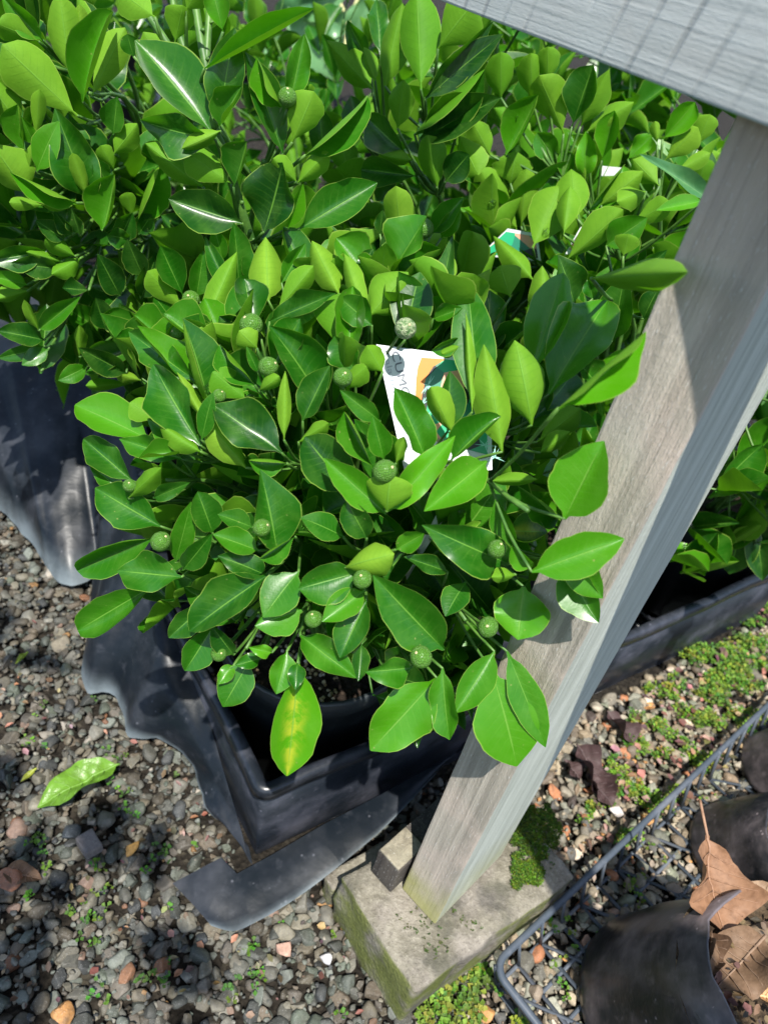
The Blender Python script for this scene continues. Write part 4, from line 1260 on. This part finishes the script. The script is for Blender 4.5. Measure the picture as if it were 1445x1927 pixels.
def bag(label, bx, by, rx, ry, rb, rt, h, seed, zsoil, cut=None, n=48):
    """an old soft pot: base circle, wider leaning mouth, dented sides, an uneven torn lip"""
    root = empty('used_pot', (bx, by, .011), label, 'pot', 'old black pots in the basket')
    m = MB(); vs = []; prof = [(0, 0.0), (.93, 0.0), (.985, .03), (1, .07), (1, .10), (.985, .13), (1, .4), (1, .7), (1, 1.0)]
    outer = []
    def pt(k, f, z, inset=0):
        a = 2 * math.pi * k / n; s = z
        r_ = rb + (rt - rb) * s
        x, y = bx + (rx - bx) * s, by + (ry - by) * s
        q = Vector((math.cos(a) * 1.1 + seed, math.sin(a) * 1.1, s * 1.5))
        rr = (r_ * f) * (1 + .10 * s * noise.noise(q) + .03 * s * noise.noise(q * 2.7) - .035 * s * abs(noise.noise(Vector((math.cos(a) * 3 + seed, math.sin(a) * 3, s * 4))))) - inset
        hh = h * (1 + (.14 * noise.noise(Vector((math.cos(a) * 2 + seed, math.sin(a) * 2, 4))) if s > .98 else 0))
        if cut and s > .55:
            d = abs((a - cut[0] + math.pi) % (2 * math.pi) - math.pi)
            if d < cut[1]: hh *= 1 - cut[2] * (1 - d / cut[1])
        return (x + rr * math.cos(a), y + rr * math.sin(a), .011 + hh * s)
    for f, s in prof:
        vs += [pt(k, max(f, .01), s) for k in range(n)]
    for s, ins in ((1.0, .0022), (.6, .0024)):
        vs += [pt(k, 1, s, ins) for k in range(n)]
    mm = len(vs) // n
    m.add(vs, [(i * n + k, i * n + (k + 1) % n, (i + 1) * n + (k + 1) % n, (i + 1) * n + k) for i in range(mm - 1) for k in range(n)])
    b_ = m.build('pot_wall', M_BAG, root)
    s_ = MB(); f = zsoil; soil_mesh(s_, bx + (rx - bx) * f, by + (ry - by) * f, (rb + (rt - rb) * f) * .98, .011 + h * f, seed, .012)
    s_.build('soil', M_DRYSOIL, root)
    return root
ba = atz(1190, 1845, .01)
bag('old scuffed pot with folded lip and dry leaves on its soil, nearest in basket', .380, .322, .425, .280, .094, .102, .182, 3, .80, (.9, 1.7, .32))
b2 = atz(1385, 1600, .01); bag('old black pot in the basket behind the one with the folded lip', b2.x + .01, b2.y - .01, b2.x + .055, b2.y - .045, .072, .080, .10, 9, .8)
b3 = atz(1480, 1462, .01); bag('dusty old pot farthest along in the basket, cut by the right edge', b3.x, b3.y, b3.x + .04, b3.y - .02, .066, .07, .10, 14, .8)
# folded flap of the nearest pot

# ================================================================== dead leaves, fallen leaves, twigs
def big_leaf(name, label, cat, bu, tu, z0, z1, wid, col, mat, spec, roll=0, group=None, stalk=None, nrm=None, seed=5):
    vs, fs, uv = leaf_geo(seed=seed, N=22, K=14, **spec)
    b, t_ = atz(*bu, z0), atz(*tu, z1)
    root = empty(name, tuple(b), label, cat, group)
    n = nrm or Vector((0, 0, 1)); ax = (t_ - b).normalized(); n = Matrix.Rotation(R(roll), 3, ax) @ (n - n.dot(ax) * ax).normalized()
    mw = leaf_matrix(b, t_, n, wid)
    pts = []
    for v in vs:
        p = mw @ Vector(v); p += n * .004 * noise.noise(p * 55) + n * .0015 * noise.noise(p * 150); pts.append(p)
    m = MB(); m.add(pts, fs, uv, col)
    o = m.build('blade', mat, root); o.color = (0, 0, 0, 1)
    m = MB()
    mid = [pts[i * 15 + 7] + n * .0006 for i in range(0, 23)]
    if stalk: mid = catmull([atz(*stalk[0], stalk[1]), b], 4)[:-1] + mid
    m.tube(mid, [.0014 - .0011 * i / len(mid) for i in range(len(mid))], 6, tuple(min(1, c * 1.25 + .04) for c in col))
    for i in (4, 7, 10, 13, 16):
        for sd in (-1, 1):
            q = [pts[i * 15 + 7] + n * .0005] + [pts[min(22, i + d) * 15 + 7 + sd * k] + n * .0005 for d, k in ((1, 2), (2, 4), (3, 6))]
            m.tube(q, [.0006, .0005, .0004, .0003], 4, tuple(min(1, c * 1.2 + .03) for c in col))
    o = m.build('midrib', mat, root); o.color = (0, 0, 0, 1)
    return root
M_GREENLEAF = mat_tint('fallen_green_leaf', .32, .25, 90)
big_leaf('fallen_leaf', 'single fresh green leaf lying on the gravel at the left', 'leaf', (226, 1438), (72, 1522), .030, .020, .042, (.14, .30, .03), M_GREENLEAF, dict(shape='ell', fold=14, cup=6, bend=16, wave=.14), 8)
big_leaf('fallen_leaf', 'tiny yellow green leaf on the gravel above the fresh green leaf', 'leaf', (54, 1228), (30, 1250), .018, .015, .008, (.30, .40, .03), M_GREENLEAF, dict(shape='ell', fold=10, cup=6, bend=16))
big_leaf('fallen_leaf', 'narrow yellow green leaf half under the fresh green leaf', 'leaf', (70, 1448), (40, 1472), .018, .015, .006, (.28, .32, .03), M_GREENLEAF, dict(shape='lan', fold=10, cup=6, bend=16))
gl = 'dry leaves lying in the basket pots'
big_leaf('dead_leaf', 'large curled brown dead leaf with an upright stalk, on the nearest basket pot', 'dead leaf', (1330, 1572), (1358, 1752), .190, .160, .078, (.27, .145, .08), M_DEAD, dict(shape='rnd', fold=16, cup=20, bend=-20, wave=.35), -14, gl, ((1316, 1505), .200), None, 3)
big_leaf('dead_leaf', 'pale brown dead leaf running off the right edge below the big brown leaf', 'dead leaf', (1370, 1740), (1470, 1690), .150, .155, .05, (.33, .22, .14), M_DEAD, dict(shape='rnd', fold=14, cup=20, bend=-20, wave=.4), 10, gl, None, None, 6)
big_leaf('dead_leaf', 'rolled grey brown dead leaf, lowest on the soil of the nearest basket pot', 'dead leaf', (1375, 1835), (1435, 1925), .140, .142, .030, (.17, .13, .09), M_DEAD, dict(shape='ell', fold=42, cup=50, bend=-18, wave=.3), 15, gl, None, None, 8)
big_leaf('dead_leaf', 'brown dead leaf beside the rolled one at the right edge', 'dead leaf', (1420, 1800), (1460, 1850), .145, .150, .04, (.27, .17, .10), M_DEAD, dict(shape='rnd', fold=20, cup=30, bend=20, wave=.4), -20, gl, None, None, 9)
big_leaf('dead_leaf', 'broad dull brown dead leaf lying flat in the middle of the nearest basket pot', 'dead leaf', (1440, 1760), (1345, 1860), .172, .168, .058, (.20, .125, .075), M_DEAD, dict(shape='rnd', fold=10, cup=26, bend=-24, wave=.4), 12, gl, None, None, 12)
big_leaf('dead_leaf', 'crinkled dark brown dead leaf near the torn lip of the nearest basket pot', 'dead leaf', (1330, 1745), (1338, 1840), .165, .170, .034, (.15, .09, .055), M_DEAD, dict(shape='ell', fold=30, cup=40, bend=-20, wave=.4), -10, gl, None, None, 13)
big_leaf('dead_leaf', 'small orange brown leaf scrap in the bottom right corner', 'dead leaf', (1425, 1870), (1465, 1890), .155, .150, .018, (.55, .33, .16), M_DEAD, dict(shape='ell', fold=20, cup=20, bend=20, wave=.3), 0, gl, None, None, 10)
gd = 'dark leaves rotting on the gravel behind the leg'
for i, (a, b_, w_, lb) in enumerate((((1085, 1400), (1130, 1500), .040, 'dark purple brown leaf on the gravel just behind the leg'), ((1140, 1340), (1190, 1400), .034, 'dark purple brown leaf on the gravel in the shade of the crate'), ((1105, 1455), (1150, 1520), .026, 'narrow dark curled leaf hanging down beside the moss'), ((1060, 1430), (1090, 1470), .03, 'dark leaf scrap tight against the leg'))):
    big_leaf('dead_leaf', lb, 'dead leaf', a, b_, .022, .016, w_, (.075, .045, .045), M_DEAD, dict(shape='rnd', fold=16, cup=20, bend=20, wave=.4), rnd.uniform(-20, 20), gd, None, None, 20 + i)
big_leaf('dead_leaf', 'dull brown leaf on the gravel at the left edge', 'dead leaf', (5, 1640), (80, 1655), .016, .016, .022, (.17, .10, .06), M_DEAD, dict(shape='ell', fold=14, cup=20, bend=20, wave=.3), 10, None, None, None, 31)
twg = empty('twig', tuple(atz(1380, 1770, .15)), 'short thick grey twig lying on the soil of the nearest basket pot', 'twig')
m = MB(); m.tube(catmull([atz(1372, 1778, .150), atz(1405, 1768, .156), atz(1470, 1745, .158)], 6), [.009, .0095, .009, .0085, .008, .0085, .009, .009, .0088, .0085, .008, .008, .008], 10); m.build('stick', M_TWIG, twg)
twg = empty('twig', tuple(atz(1345, 1790, .14)), 'thin dark twig sticking up from the soil below the big brown leaf', 'twig')
m = MB(); m.tube([atz(1338, 1762, .136), atz(1360, 1800, .15)], [.0016, .001], 6); m.build('stick', M_TWIG, twg)

# ================================================================== gravel
def ico(seed, sub=2):
    import bmesh
    bm = bmesh.new(); bmesh.ops.create_icosphere(bm, subdivisions=sub + 1, radius=1.0); rr = random.Random(seed)
    planes = []
    for _ in range(rr.randint(9, 14)):
        d = Vector((rr.gauss(0, 1), rr.gauss(0, 1), rr.gauss(0, 1))).normalized(); planes.append((d, rr.uniform(.40, .78)))
    sc = Vector((1, rr.uniform(.68, .95), rr.uniform(.5, .78)))
    for v in bm.verts:
        p = v.co.copy()
        for d, k in planes:
            q = p.dot(d)
            if q > k: p -= d * (q - k) * .97
        p *= 1 + .06 * noise.noise(p * 2.5 + Vector((seed, 0, 0)))
        v.co = Vector((p.x * sc.x, p.y * sc.y, p.z * sc.z))
    bm.verts.index_update()
    vs = [tuple(v.co) for v in bm.verts]; fs = [tuple(v.index for v in f.verts) for f in bm.faces]; bm.free(); return vs, fs
PEB = []
for i in range(16):
    vs, fs = ico(i + 1, 2); m = MB(); m.add(vs, fs); lv, lf = ico(i + 1, 1); PEB.append((m.mesh('pebble', True, [M_PEB]), np.array(vs), np.array(fs), np.array(lv), np.array(lf)))
PC_ = [(.10, .085, .065), (.19, .165, .125), (.17, .165, .145), (.13, .13, .115), (.21, .195, .16), (.09, .095, .09), (.14, .165, .135), (.25, .23, .185), (.18, .145, .11), (.11, .125, .11), (.28, .27, .24), (.07, .075, .08), (.20, .22, .20), (.16, .14, .12)]
RARE = [(.28, .13, .07), (.36, .20, .08), (.42, .38, .34), (.30, .20, .16), (.06, .05, .05)]
def vis_ground(p):
    u, v, d = proj(p)
    if d < 0 or not (-110 < u < 1560 and 860 < v < 2040): return 0
    if p.y > 1.15: return 0
    q = p - CK; a, b_ = q.dot(CU), q.dot(CV)
    if -.004 < a < .95 and .0 < b_ < .5: return 0
    return 1
rp = random.Random(99); peb = []
for layer, (cell, zz, r0, r1) in enumerate(((.0135, .002, .0055, .0115), (.0155, .007, .0050, .0125), (.0075, .008, .0018, .0044))):
    x = -.62
    while x < .95:
        y = .12
        while y < 1.2:
            p = Vector((x + rp.uniform(-.5, .5) * cell, y + rp.uniform(-.5, .5) * cell, zz + rp.uniform(-.002, .003)))
            y += cell
            if not vis_ground(p): continue
            if layer and rp.random() < (.12 if layer == 1 else .35): continue
            r_ = rp.uniform(r0, r1) * (1.22 if rp.random() < .10 else 1)
            lit_warm = p.x > .18
            c = rp.choice(RARE) if rp.random() < (.10 if lit_warm else .03) else rp.choice(PC_)
            k = rp.uniform(.75, 1.25); c = tuple(min(.7, q * k * ((1.35, 1.22, 1.05)[i] if lit_warm else (.66, .655, .61)[i])) for i, q in enumerate(c))  # tan tint on the right; left tones darkened to paint in the shade
            peb.append((p, r_, c, rp.randrange(16), (rp.uniform(0, 6.28), rp.gauss(0, .35), rp.gauss(0, .35))))
        x += cell
def pm(p, r_, e): 
    mw = (Matrix.Rotation(e[1], 3, 'X') @ Matrix.Rotation(e[2], 3, 'Y') @ Matrix.Rotation(e[0], 3, 'Z')) * r_
    return mw
def clear(p):
    u, v, d = proj(p)
    return 0 < u < 1445 and 0 < v < 1927 and not inpoly(u, v, [(620, 1640), (1100, 1620), (780, 2000), (740, 1960)]) and p.x * 1.0 < 5
def hidden(p):
    u, v, d = proj(p)
    return inpoly(u, v, [(0, 950), (100, 1080), (190, 1080), (160, 1300), (240, 1380), (340, 1410), (460, 1590), (900, 1380), (1445, 1060), (1445, 0), (0, 0)]) or inpoly(u, v, POSTALL) or inpoly(u, v, [(330, 1655), (460, 1750), (640, 1640), (900, 1400), (460, 1590)])
front = sorted([q for q in peb if clear(q[0]) and not hidden(q[0]) and q[0].z > .004], key=lambda q: -q[1] / proj(q[0])[2])
fs_ = set(id(q) for q in front[:300])
for q in front[:300]:
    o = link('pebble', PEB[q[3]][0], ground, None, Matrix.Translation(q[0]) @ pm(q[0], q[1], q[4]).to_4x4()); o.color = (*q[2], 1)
V = []; Fc = []; Cc = []; nb_ = 0
for q in peb:
    if id(q) in fs_: continue
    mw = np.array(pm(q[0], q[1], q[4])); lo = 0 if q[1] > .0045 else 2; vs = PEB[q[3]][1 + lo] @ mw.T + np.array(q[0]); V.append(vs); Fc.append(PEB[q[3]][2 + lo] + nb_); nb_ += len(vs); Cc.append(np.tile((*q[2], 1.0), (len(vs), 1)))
V = np.concatenate(V).astype(np.float32); Fc = np.concatenate(Fc); Cc = np.concatenate(Cc).astype(np.float32)
me = bpy.data.meshes.new('gravel'); me.vertices.add(len(V)); me.vertices.foreach_set('co', V.ravel())
me.loops.add(len(Fc) * 3); me.loops.foreach_set('vertex_index', Fc.ravel().astype(np.int32)); me.polygons.add(len(Fc)); me.polygons.foreach_set('loop_start', np.arange(0, len(Fc) * 3, 3, dtype=np.int32))
me.update(calc_edges=True); me.polygons.foreach_set('use_smooth', [True] * len(Fc))
at = me.attributes.new('lc', 'FLOAT_COLOR', 'POINT'); at.data.foreach_set('color', Cc.ravel())
go = link('gravel', me, ground, M_PEB); go.color = (0, 0, 0, 1); go['kind'] = 'stuff'
print('pebbles', len(peb), 'tris', len(Fc))
# stones that stand out
def stone(u, v, r_, col, lb, seed, sc=(1, 1, 1), rot=0):
    p = atz(u, v, .016); vs, fs = ico(seed, 2); mw = Matrix.Rotation(rot, 3, 'Z')
    m = MB(); m.add([p + mw @ Vector((a * r_ * sc[0], b_ * r_ * sc[1], c * r_ * sc[2])) for a, b_, c in vs], fs, None, col)
    o = m.build('stone', M_PEB); o.color = (0, 0, 0, 1); tag(o, lb, 'stone'); return o
stone(1163, 1530, .0135, (.68, .62, .58), 'pale pinkish white stone among weeds right of the leg', 41)
stone(246, 1596, .0105, (.42, .24, .07), 'orange yellow stone on the gravel below the fresh green leaf', 43, (1, .7, .8), 1.2)
stone(134, 1566, .011, (.05, .06, .07), 'blue black stone left of the square grey stone', 44)
stone(238, 1835, .012, (.22, .11, .06), 'reddish brown stone standing on end in the gravel at the bottom left', 45, (.7, 1.2, .8), .5)
stone(118, 1908, .012, (.40, .20, .07), 'rusty orange stone at the bottom edge, left side', 46)
stone(536, 1786, .010, (.45, .28, .21), 'smooth salmon pink stone on the gravel left of the concrete block', 47)
stone(615, 1806, .009, (.62, .60, .60), 'small white stone just left of the concrete block', 48)
stone(15, 1658, .014, (.30, .13, .07), 'brick red stone at the left edge of the gravel', 49)
sq = atz(172, 1590, .012); m = MB()
box_mb(m, sq + Vector((-.014, -.003, 0)), Vector((.017, -.013, .001)), Vector((.011, .014, -.001)), Vector((0, 0, .012)), 3, 3, 2, .0012, .0015, 4); m.c = [(.17, .15, .145)] * len(m.v)
o = m.build('stone', M_PEB, None, False); o.color = (0, 0, 0, 1); tag(o, 'flat square grey brown stone on the gravel below the fresh green leaf', 'stone')

# weeds and moss
rw = random.Random(5)
def scatter(poly, n, dens, z=.012, seed=0):
    us = [p[0] for p in poly]; vs = [p[1] for p in poly]; out = []
    while len(out) < n:
        u, v = rw.uniform(min(us), max(us)), rw.uniform(min(vs), max(vs))
        if not inpoly(u, v, poly): n -= .2; continue
        p = atz(u, v, z)
        if noise.noise(Vector((p.x * 26 + seed, p.y * 26, 0))) + .35 * noise.noise(Vector((p.x * 60, p.y * 60, seed))) > dens: out.append(p + Vector((0, 0, rw.uniform(-.004, .006))))
    return out
m = MB()
weeds(m, scatter([(1125, 1480), (1200, 1310), (1300, 1200), (1445, 1110), (1500, 1300), (1230, 1540), (1110, 1640), (1080, 1560)], 2600, .02), rw, (.003, .0062), ((.20, .34, .03), (.13, .27, .03), (.28, .38, .05), (.09, .20, .03)))
weeds(m, scatter([(1290, 1200), (1445, 1120), (1500, 1250), (1300, 1380)], 700, -.1), rw, (.004, .007), ((.12, .26, .03), (.08, .19, .03), (.18, .30, .04)))
weeds(m, scatter([(0, 1100), (330, 1400), (450, 1640), (640, 1760), (720, 1927), (0, 1927)], 150, .25, .014, 9), rw, (.003, .006), ((.08, .20, .03), (.12, .27, .03)))
weeds(m, scatter([(780, 1910), (900, 1800), (1000, 1930), (780, 1960)], 160, -.2), rw, (.004, .008), ((.16, .28, .03), (.26, .34, .05), (.10, .22, .03)))
weeds(m, scatter([(1000, 1750), (1200, 1560), (1330, 1480), (1400, 1500), (1250, 1640), (1060, 1900)], 60, .05), rw, (.003, .006), ((.14, .28, .03), (.22, .34, .04)))
def litter(mb, pts, rn_, size, cols):
    for p in pts:
        L = rn_.uniform(*size); a = rn_.uniform(0, 6.28); tl = rn_.uniform(-.5, .5)
        d = Vector((math.cos(a), math.sin(a), tl)).normalized(); sd = Vector((-math.sin(a), math.cos(a), rn_.uniform(-.5, .5))).normalized() * rn_.uniform(.2, .45)
        c = rn_.choice(cols); c = tuple(k * rn_.uniform(.7, 1.3) for k in c); up = Vector((0, 0, L * rn_.uniform(.05, .3)))
        vs = [p - d * L * .5, p - d * L * .1 + sd * L + up, p - d * L * .1, p - d * L * .1 - sd * L + up * .6, p + d * L * .3 + sd * L * .7 + up * .5, p + d * L * .3 - up * .3, p + d * L * .3 - sd * L * .7 + up, p + d * L * .55]
        mb.add(vs, [(0, 2, 1), (0, 3, 2), (1, 2, 5, 4), (2, 3, 6, 5), (4, 5, 7), (5, 6, 7)], None, c)
ml = MB()
BR_ = ((.20, .12, .07), (.30, .20, .12), (.13, .08, .06), (.36, .27, .18), (.10, .07, .055))
litter(ml, scatter([(1080, 1560), (1125, 1440), (1230, 1290), (1445, 1130), (1500, 1330), (1230, 1560), (1110, 1660)], 420, -.5, .015), rw, (.004, .014), BR_)
litter(ml, scatter([(0, 1000), (330, 1400), (450, 1640), (640, 1760), (720, 1927), (0, 1927)], 130, -.5, .017), rw, (.003, .010), BR_)
q_ = [Vector((.425 + .085 * math.sqrt(rw.random()) * math.cos(a), .280 + .085 * math.sqrt(rw.random()) * math.sin(a), .163 + rw.uniform(0, .008))) for a in [rw.uniform(0, 6.28) for _ in range(260)]]
litter(ml, q_, rw, (.003, .012), ((.12, .07, .04), (.07, .045, .03), (.20, .14, .08), (.04, .03, .022)))
lo_ = ml.build('leaf_litter', M_DEAD); lo_.color = (0, 0, 0, 1); tag(lo_, 'dry brown leaf crumbs strewn over gravel and potting soil', 'leaf litter', None, 'stuff')
wo_ = m.build('weeds', M_WEED); wo_.color = (0, 0, 0, 1); tag(wo_, 'small bright green weeds sprouting through the gravel', 'weeds', None, 'stuff')
m = MB(); ms = []
for _ in range(5200):
    u, v = rw.uniform(930, 1075), rw.uniform(1510, 1690)
    q = math.hypot((u - 1008) / 48, (v - 1572) / 58); q2 = math.hypot((u - 990) / 42, (v - 1645) / 34)
    if min(q, q2 * 1.15) + noise.noise(Vector((u * .05, v * .05, 2))) * .55 > .9: continue
    p = atz(u, v, .081 if (atz(u, v, .08) - bc).dot((br - bc).normalized()) < .19 else .06); p.z += max(0, .012 * (1 - q * q)) + rw.uniform(0, .002)
    ms.append(p)
weeds(m, ms, rw, (.0012, .0026), ((.06, .14, .008), (.10, .20, .01), (.15, .25, .018), (.045, .10, .008)))
for _ in range(420):
    p = bc.lerp(br, rw.uniform(.1, .95)) + (bl - bc) * rw.uniform(.05, .9); p.z = .0805
    if noise.noise(p * 42) > .22: weeds(m, [p], rw, (.001, .002), ((.10, .14, .03), (.06, .12, .01)))
mo = m.build('moss', M_WEED); mo.color = (0, 0, 0, 1); tag(mo, 'dark green moss cushion on the concrete block behind the leg', 'moss', None, 'stuff')

# fertiliser pellets on the soil of the front pot
m = MB(); rf = random.Random(12)
pcx, pcy = -.040, .532
for _ in range(620):
    a = rf.uniform(0, 6.28); q = .088 * math.sqrt(rf.random()); x, y = pcx + q * math.cos(a), pcy + q * math.sin(a)
    if noise.noise(Vector((x * 22, y * 22, 5))) < -.12: continue
    z = .178 + .006 * noise.noise(Vector((x * 60, y * 60, pcx * 7))) + rf.uniform(0, .002); r_ = rf.uniform(.0014, .0022)
    c = rf.choice([(.42, .33, .17), (.50, .42, .25), (.36, .27, .13), (.60, .55, .45)])
    vs, fs = PEB[0][1], PEB[0][2]
    dirs = [(1, 0, 0), (-1, 0, 0), (0, 1, 0), (0, -1, 0), (0, 0, 1), (0, 0, -1)]
    pts = []; n_ = 7
    for i in range(1, 4):
        th = math.pi * i / 4
        for k in range(n_): pts.append((x + r_ * math.sin(th) * math.cos(k * .8976), y + r_ * math.sin(th) * math.sin(k * .8976), z + r_ * math.cos(th)))
    pts += [(x, y, z + r_), (x, y, z - r_)]
    fcs = [(i * n_ + k, (i + 1) * n_ + k, (i + 1) * n_ + (k + 1) % n_, i * n_ + (k + 1) % n_) for i in range(2) for k in range(n_)] + [(21, k, (k + 1) % n_) for k in range(n_)] + [(22, 14 + (k + 1) % n_, 14 + k) for k in range(n_)]
    m.add(pts, fcs, None, c)
fo = m.build('fertiliser_pellets', M_PELLET, main); fo.color = (0, 0, 0, 1); fo['kind'] = 'stuff'

# ================================================================== plant tag
tg = empty('plant_tag', tuple(atd(800, 930, TAGD)), 'white printed plant tag with orange band and leafy picture, stuck in the front bush', 'plant tag')
tc = atd(830, 770, TAGD); tn = (CAM - tc).normalized(); tn = (tn + Vector((0, 0, .12))).normalized()
def tp(u, v, lift=0.0):
    d = ray(u, v); return CAM + d * ((tc - CAM).dot(tn) / d.dot(tn)) + tn * lift
def card(name, poly, lift, mat, thick=0.0, parent=tg):
    m = MB(); n = len(poly); f_ = [tp(u, v, lift) for u, v in poly]
    if thick:
        m.add(f_ + [p - tn * thick for p in f_], [tuple(range(n)), tuple(range(2 * n - 1, n - 1, -1))] + [(i, i + n, (i + 1) % n + n, (i + 1) % n) for i in range(n)])
    else: m.add(f_, [tuple(range(n))])
    return m.build(name, mat, parent, False)
card('card', [(708, 648), (867, 669), (922, 676), (926, 884), (765, 905)], 0, M_WHITE, .0006)
arc_o = [(793, 673), (786, 692), (783, 715), (782, 742), (783, 770), (788, 800), (796, 830)]
arc_i = [(838, 676), (815, 690), (801, 712), (794, 745), (791, 778), (794, 800), (800, 825)]
card('orange_band', arc_o + arc_i[::-1], .0003, M_ORANGE)
card('leaf_picture', arc_i + [(917, 856), (914, 686), (867, 680)], .00035, M_PRINT)
m = MB()
for (u, v) in ((795, 760), (805, 725), (800, 790), (912, 838), (930, 860), (880, 815)):
    for k in range(9):
        a = rw.uniform(0, 6.28); L = rw.uniform(10, 24); dx, dy = math.cos(a), math.sin(a)
        m.add([tp(u - dy * 1.2, v + dx * 1.2, .0005), tp(u + dx * L, v + dy * L, .0005), tp(u + dy * 1.2, v - dx * 1.2, .0005)], [(0, 1, 2)])
m.build('blossom_print', M_SPIKE, tg)
def words(txt, u0, v0, u1, v1, cap, mat, name):
    """text running from (u0,v0) to (u1,v1) on the tag, tops of letters to the right"""
    cu = bpy.data.curves.new('t', 'FONT'); cu.body = txt; cu.size = 1; ob = bpy.data.objects.new('t', cu); COL.objects.link(ob)
    dg = bpy.context.evaluated_depsgraph_get(); me0 = bpy.data.meshes.new_from_object(ob.evaluated_get(dg)); bpy.data.objects.remove(ob)
    xs_ = [v.co.x for v in me0.vertices]; w_ = max(xs_) - min(xs_)
    dx, dy = u1 - u0, v1 - v0; Ld = math.hypot(dx, dy); nx, ny = dy / Ld, -dx / Ld       # letter tops point to image right
    for v in me0.vertices:
        a = (v.co.x - min(xs_)) / w_; h_ = v.co.y / .7 * cap
        v.co = tp(u0 + dx * a + nx * h_, v0 + dy * a + ny * h_, .0006)
    me0.materials.clear(); me0.materials.append(mat); return link(name, me0, tg)
words('CUMQUAT', 736, 663, 775, 812, 15, M_GREY, 'lettering')
words('Calamondin', 720, 660, 752, 785, 10.5, M_LGREY, 'lettering')
m = MB(); m.tube([tp(830, 895, -.001), tp(835, 960, -.001), atz(700, 1190, .17)], [.004, .004, .003], 4); m.build('stake', M_WHITE, tg)
# tags in the bush behind
def small_tag(poly, d, label, picpoly):
    c_ = atd(*poly[0], d); n_ = (CAM - c_).normalized()
    root = empty('plant_tag', tuple(c_), label, 'plant tag', 'plant tags in the bush behind')
    def q_(u, v, l): r_ = ray(u, v); return CAM + r_ * ((c_ - CAM).dot(n_) / r_.dot(n_)) + n_ * l
    for nm, pl_, l, mt in (('card', poly, 0, M_WHITE), ('leaf_picture', picpoly, .0004, M_PRINT)):
        m = MB(); f_ = [q_(u, v, l) for u, v in pl_]; k = len(f_)
        m.add(f_ + [p - n_ * .0005 for p in f_] if nm == 'card' else f_, [tuple(range(k))] + ([tuple(range(2 * k - 1, k - 1, -1))] if nm == 'card' else []))
        m.build(nm, mt, root, False)
small_tag([(905, 478), (955, 430), (1010, 440), (1018, 492), (935, 484)], .72, 'green printed tag half hidden behind leaves above the front bush', [(909, 476), (952, 436), (1006, 445), (1012, 486), (935, 480)])
small_tag([(1062, 480), (1090, 430), (1142, 372), (1146, 385), (1095, 470)], .70, 'narrow tag edge showing green and orange in the middle of the bright bush', [(1070, 470), (1090, 436), (1112, 412), (1110, 440), (1085, 468)])
small_tag([(1040, 318), (1130, 312), (1200, 318), (1195, 330), (1050, 332)], .79, 'white tag top peeping out between the bright young leaves', [(1060, 326), (1090, 322), (1100, 328)])

# ================================================================== added unseen tree, crown shaped to dapple the left gravel and film with shade
tree = empty('added_shade_tree', (-1.5, -.9, 0), 'added leafy tree, out of view, put in to shade the gravel on the left', 'tree')
m = MB(); tr_ = [Vector((-1.5, -.9, 0)), Vector((-1.47, -.88, .7)), Vector((-1.38, -.82, 1.3)), Vector((-1.2, -.75, 1.75))]
m.tube(catmull(tr_, 5), [.035 - .0011 * i for i in range(16)], 10); m.build('trunk', M_TWIG, tree)
m = MB(); rt_ = random.Random(77); m2 = MB(); fm = FORMS['u'][0]
def shady(p, g=0): return p.z > 1.15 and ((p.x < -.30 and p.y < .0 - g) or (p.x < .10 - g and p.y < -.36 - g))
cnt = 0
while cnt < 30:
    e_ = Vector((rt_.uniform(-1.1, .1), rt_.uniform(-1.15, .0), 1.48 + rt_.uniform(-.14, .16)))
    if not shady(e_, .06): continue
    cnt += 1
    m.tube(catmull([tr_[2].lerp(tr_[3], rt_.random()), (tr_[2] + e_) / 2 + Vector((-.1, -.1, .1)), e_], 4), [.012 - .001 * i for i in range(9)], 6)
    for _k in range(38):
        b = e_ + Vector((rt_.gauss(0, .10), rt_.gauss(0, .10), rt_.gauss(0, .07))); d = Vector((rt_.gauss(0, 1), rt_.gauss(0, 1), rt_.gauss(-.3, .5))).normalized()
        if not shady(b): continue
        n_ = Vector((rt_.gauss(0, .4), rt_.gauss(0, .4), 1)); mw = leaf_matrix(b, b + d * rt_.uniform(.07, .11), n_, .055)
        m2.add([mw @ Vector(v) for v in fm[1]], fm[2], fm[3], (rt_.uniform(.1, .6), .1, .5))
m.build('branch', M_TWIG, tree); o = m2.build('crown', M_LEAF, tree); o.color = (0, 0, 0, 1); o['kind'] = 'stuff'
